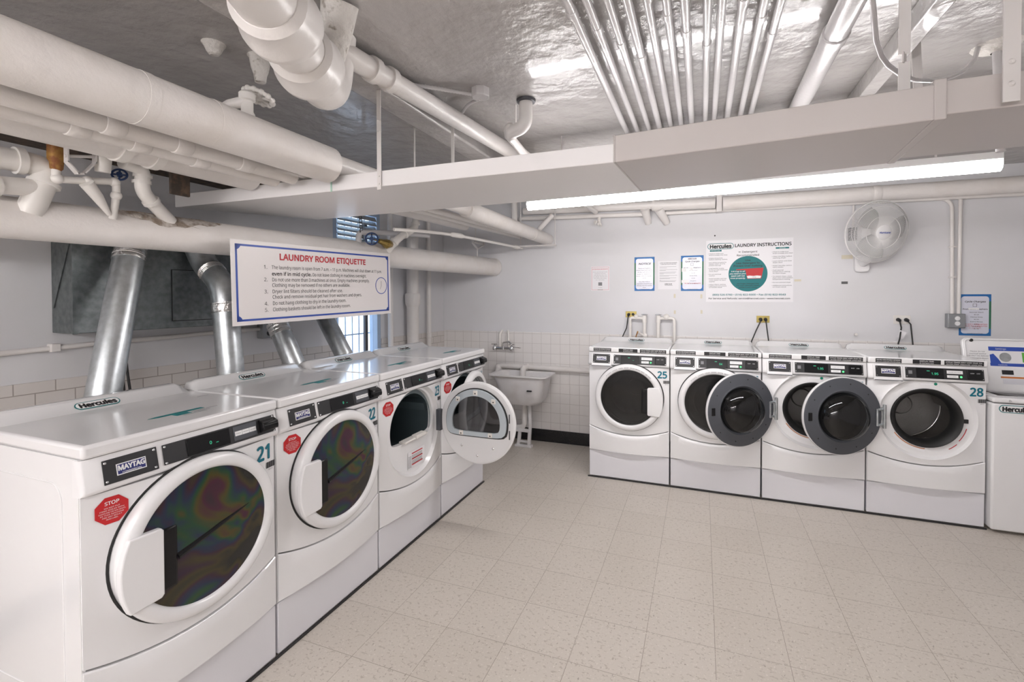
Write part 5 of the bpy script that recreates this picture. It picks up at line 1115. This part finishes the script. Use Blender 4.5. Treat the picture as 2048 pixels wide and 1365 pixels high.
MB().tube(arcpath([(.03, -.06, .0), (.03, -.06, .065), (.13, -.13, .085), (.17, -.15, .055)], .025, 6), .011, 12).build('spout', CHROME, T, smooth=60)
MB().tube([(.14, -.06, .015), (.20, -.10, .02), (.265, -.12, .018)], .005, 8).build('hook', CHROME, T)
b = MB(); b.lathe([(0, .04), (.02, .036), (.022, 0)], (.03, -.055, -.015), Z, 14); b.build('spout_base', CHROME, T)
for x_ in (-.02, .085): MB().tube(arcpath([(x_, -.03, .0), (x_, -.035, .165), (x_ + (.02 if x_ < 0 else -.02), 0, .195)], .04, 6), .013, 12).build('supply_pipe', PVC, T, smooth=60)

# ------------------------------------------------------------------ top-loading washer at the right edge
T = thing('top_load_washer', 'white top-loading washer with raised lid, cut off by the right edge', 'washing machine', (3.605, 2.966, 0)); TW, TD = .69, .66
MB().box((0, 0, .02), (TW, TD, .878)).build('cabinet', ENAMEL, T, bevel=.012, seg=3)
MB().box((0, -.004, .884), (TW, .10, .918)).build('top_front', ENAMEL, T, bevel=.012, seg=3)
b = MB(); b.box((0, .10, .884), (.075, TD, .918)); b.box((TW - .075, .10, .884), (TW, TD, .918)); b.box((.075, .55, .884), (TW - .075, TD, .918)); b.build('top_deck', ENAMEL, T, bevel=.006)
b = MB(); b.lathe([(.27, .035), (.27, -.3), (0, -.3)], (TW / 2, .33, .88), Z, 40); b.build('wash_tub', STEEL, T)
b = MB(); b.box((.075, .095, .870), (TW - .075, .12, .905)); b.build('lid_gasket', RUBBER, T, smooth=0)
badge(T, Vector((.126, -.0006, .846)), X, Z, -Y, .185, .052)
b = MB(); b.lathe([(0, .008), (.006, .007), (.008, 0)], (.09, -.003, .900), -Y, 12); b.build('lock_screw', CHROME, T)
# raised lid, leaning back, with its printed underside
lo = Vector((-.005, .30, .905)); lu = Vector((0, .10, .39)).normalized(); ln = X.cross(lu); lwid, lh = TW + .0, .395
b = MB(); b.prism(rrect(0, 0, lwid, lh, .03), lo, X, lu, ln, -.03, 0); LD = b.build('raised_lid', ENAMEL, T, bevel=.006)
b = MB(); P = rrect(.012, .012, lwid - .012, lh - .012, .025); pts = [lo + X * p[0] + lu * p[1] + ln * .004 for p in P]; b.tube(pts + pts[:1], .007, 8, caps=False); b.build('lid_rim', ENAMELP, LD, smooth=60)
for sx in (.055, .39): b = MB(); b.lathe([(0, .012), (.010, .011), (.012, 0)], lo + X * sx + lu * (lh - .018), ln, 12); b.build('bumper', RUBBER, LD)
def lq(b, x0, y0, x1, y1, l=.001): b.obox(lo + lu * .022, X, lu, ln, x0, x1, y0, y1, l - .0006, l)
b = MB(); lq(b, .150, .150, .62, .310); LB = b.build('lid_label', PAPER, LD, smooth=0)
b = MB(); lq(b, .150, .280, .62, .310, .0018); lq(b, .150, .168, .62, .190, .0018); b.prism([(.153, .19), (.153, .250), (.175, .258), (.20, .22), (.215, .19)], lo + lu * .022, X, lu, ln, .0010, .0017); b.build('blue_bands', BLUEB, LB, smooth=0)
b = MB(); lq(b, .335, .200, .46, .272, .0018); b.build('green_picture', mat('picture_green', (.12, .42, .06), .5), LB, smooth=0)
b = MB(); b.lathe([(0, .002), (.034, .002)], lo + lu * .022 + X * .240 + lu * .234, ln, 24); b.lathe([(0, .0024), (.03, .0024)], lo + lu * .022 + X * .397 + lu * .235, ln, 8); b.build('grey_picture', GALVP, LB, smooth=0)
b = MB(); lq(b, .21, .108, .275, .140, .0014); lq(b, .36, .104, .47, .146, .0014); b.build('dark_picture', INK, LD, smooth=0)
b = MB(); lq(b, .20, .082, .66, .094, .0014); b.build('orange_band', ORANGE, LD, smooth=0)
b = MB(); lq(b, .21, .040, .60, .076, .0012); b.build('pale_label', LIVERY, LD, smooth=0)
b = MB()
for i, s_ in enumerate(('Please do not', 'overload washer', 'USE ONLY THE AMOUNT', 'of detergent shown', 'below or on', 'container')): b.text(s_, lo + lu * .022 + X * .085 + lu * (.272 - i * .0165), X, lu, ln, .0155, lift=.0012, fit=min(.125, len(s_) * .0066), bold=.006)
b.build('lid_lettering', GREYINK, LD, smooth=0, recalc=False)
b = MB(); b.text('Settings', lo + lu * .022 + X * .22 + lu * .295, X, lu, ln, .018, lift=.0022, fit=.06); b.text('High Efficiency Washer', lo + lu * .022 + X * .44 + lu * .295, X, lu, ln, .018, lift=.0022, fit=.15); b.text('Controls', lo + lu * .022 + X * .22 + lu * .178, X, lu, ln, .014, lift=.0022, fit=.05); b.text('Detergent', lo + lu * .022 + X * .40 + lu * .178, X, lu, ln, .014, lift=.0022, fit=.06); b.build('label_lettering', WHITEI, LB, smooth=0, recalc=False)
MB().box((.0, TD - .10, .918), (TW, TD, 1.03)).build('console', ENAMEL, T, bevel=.012)
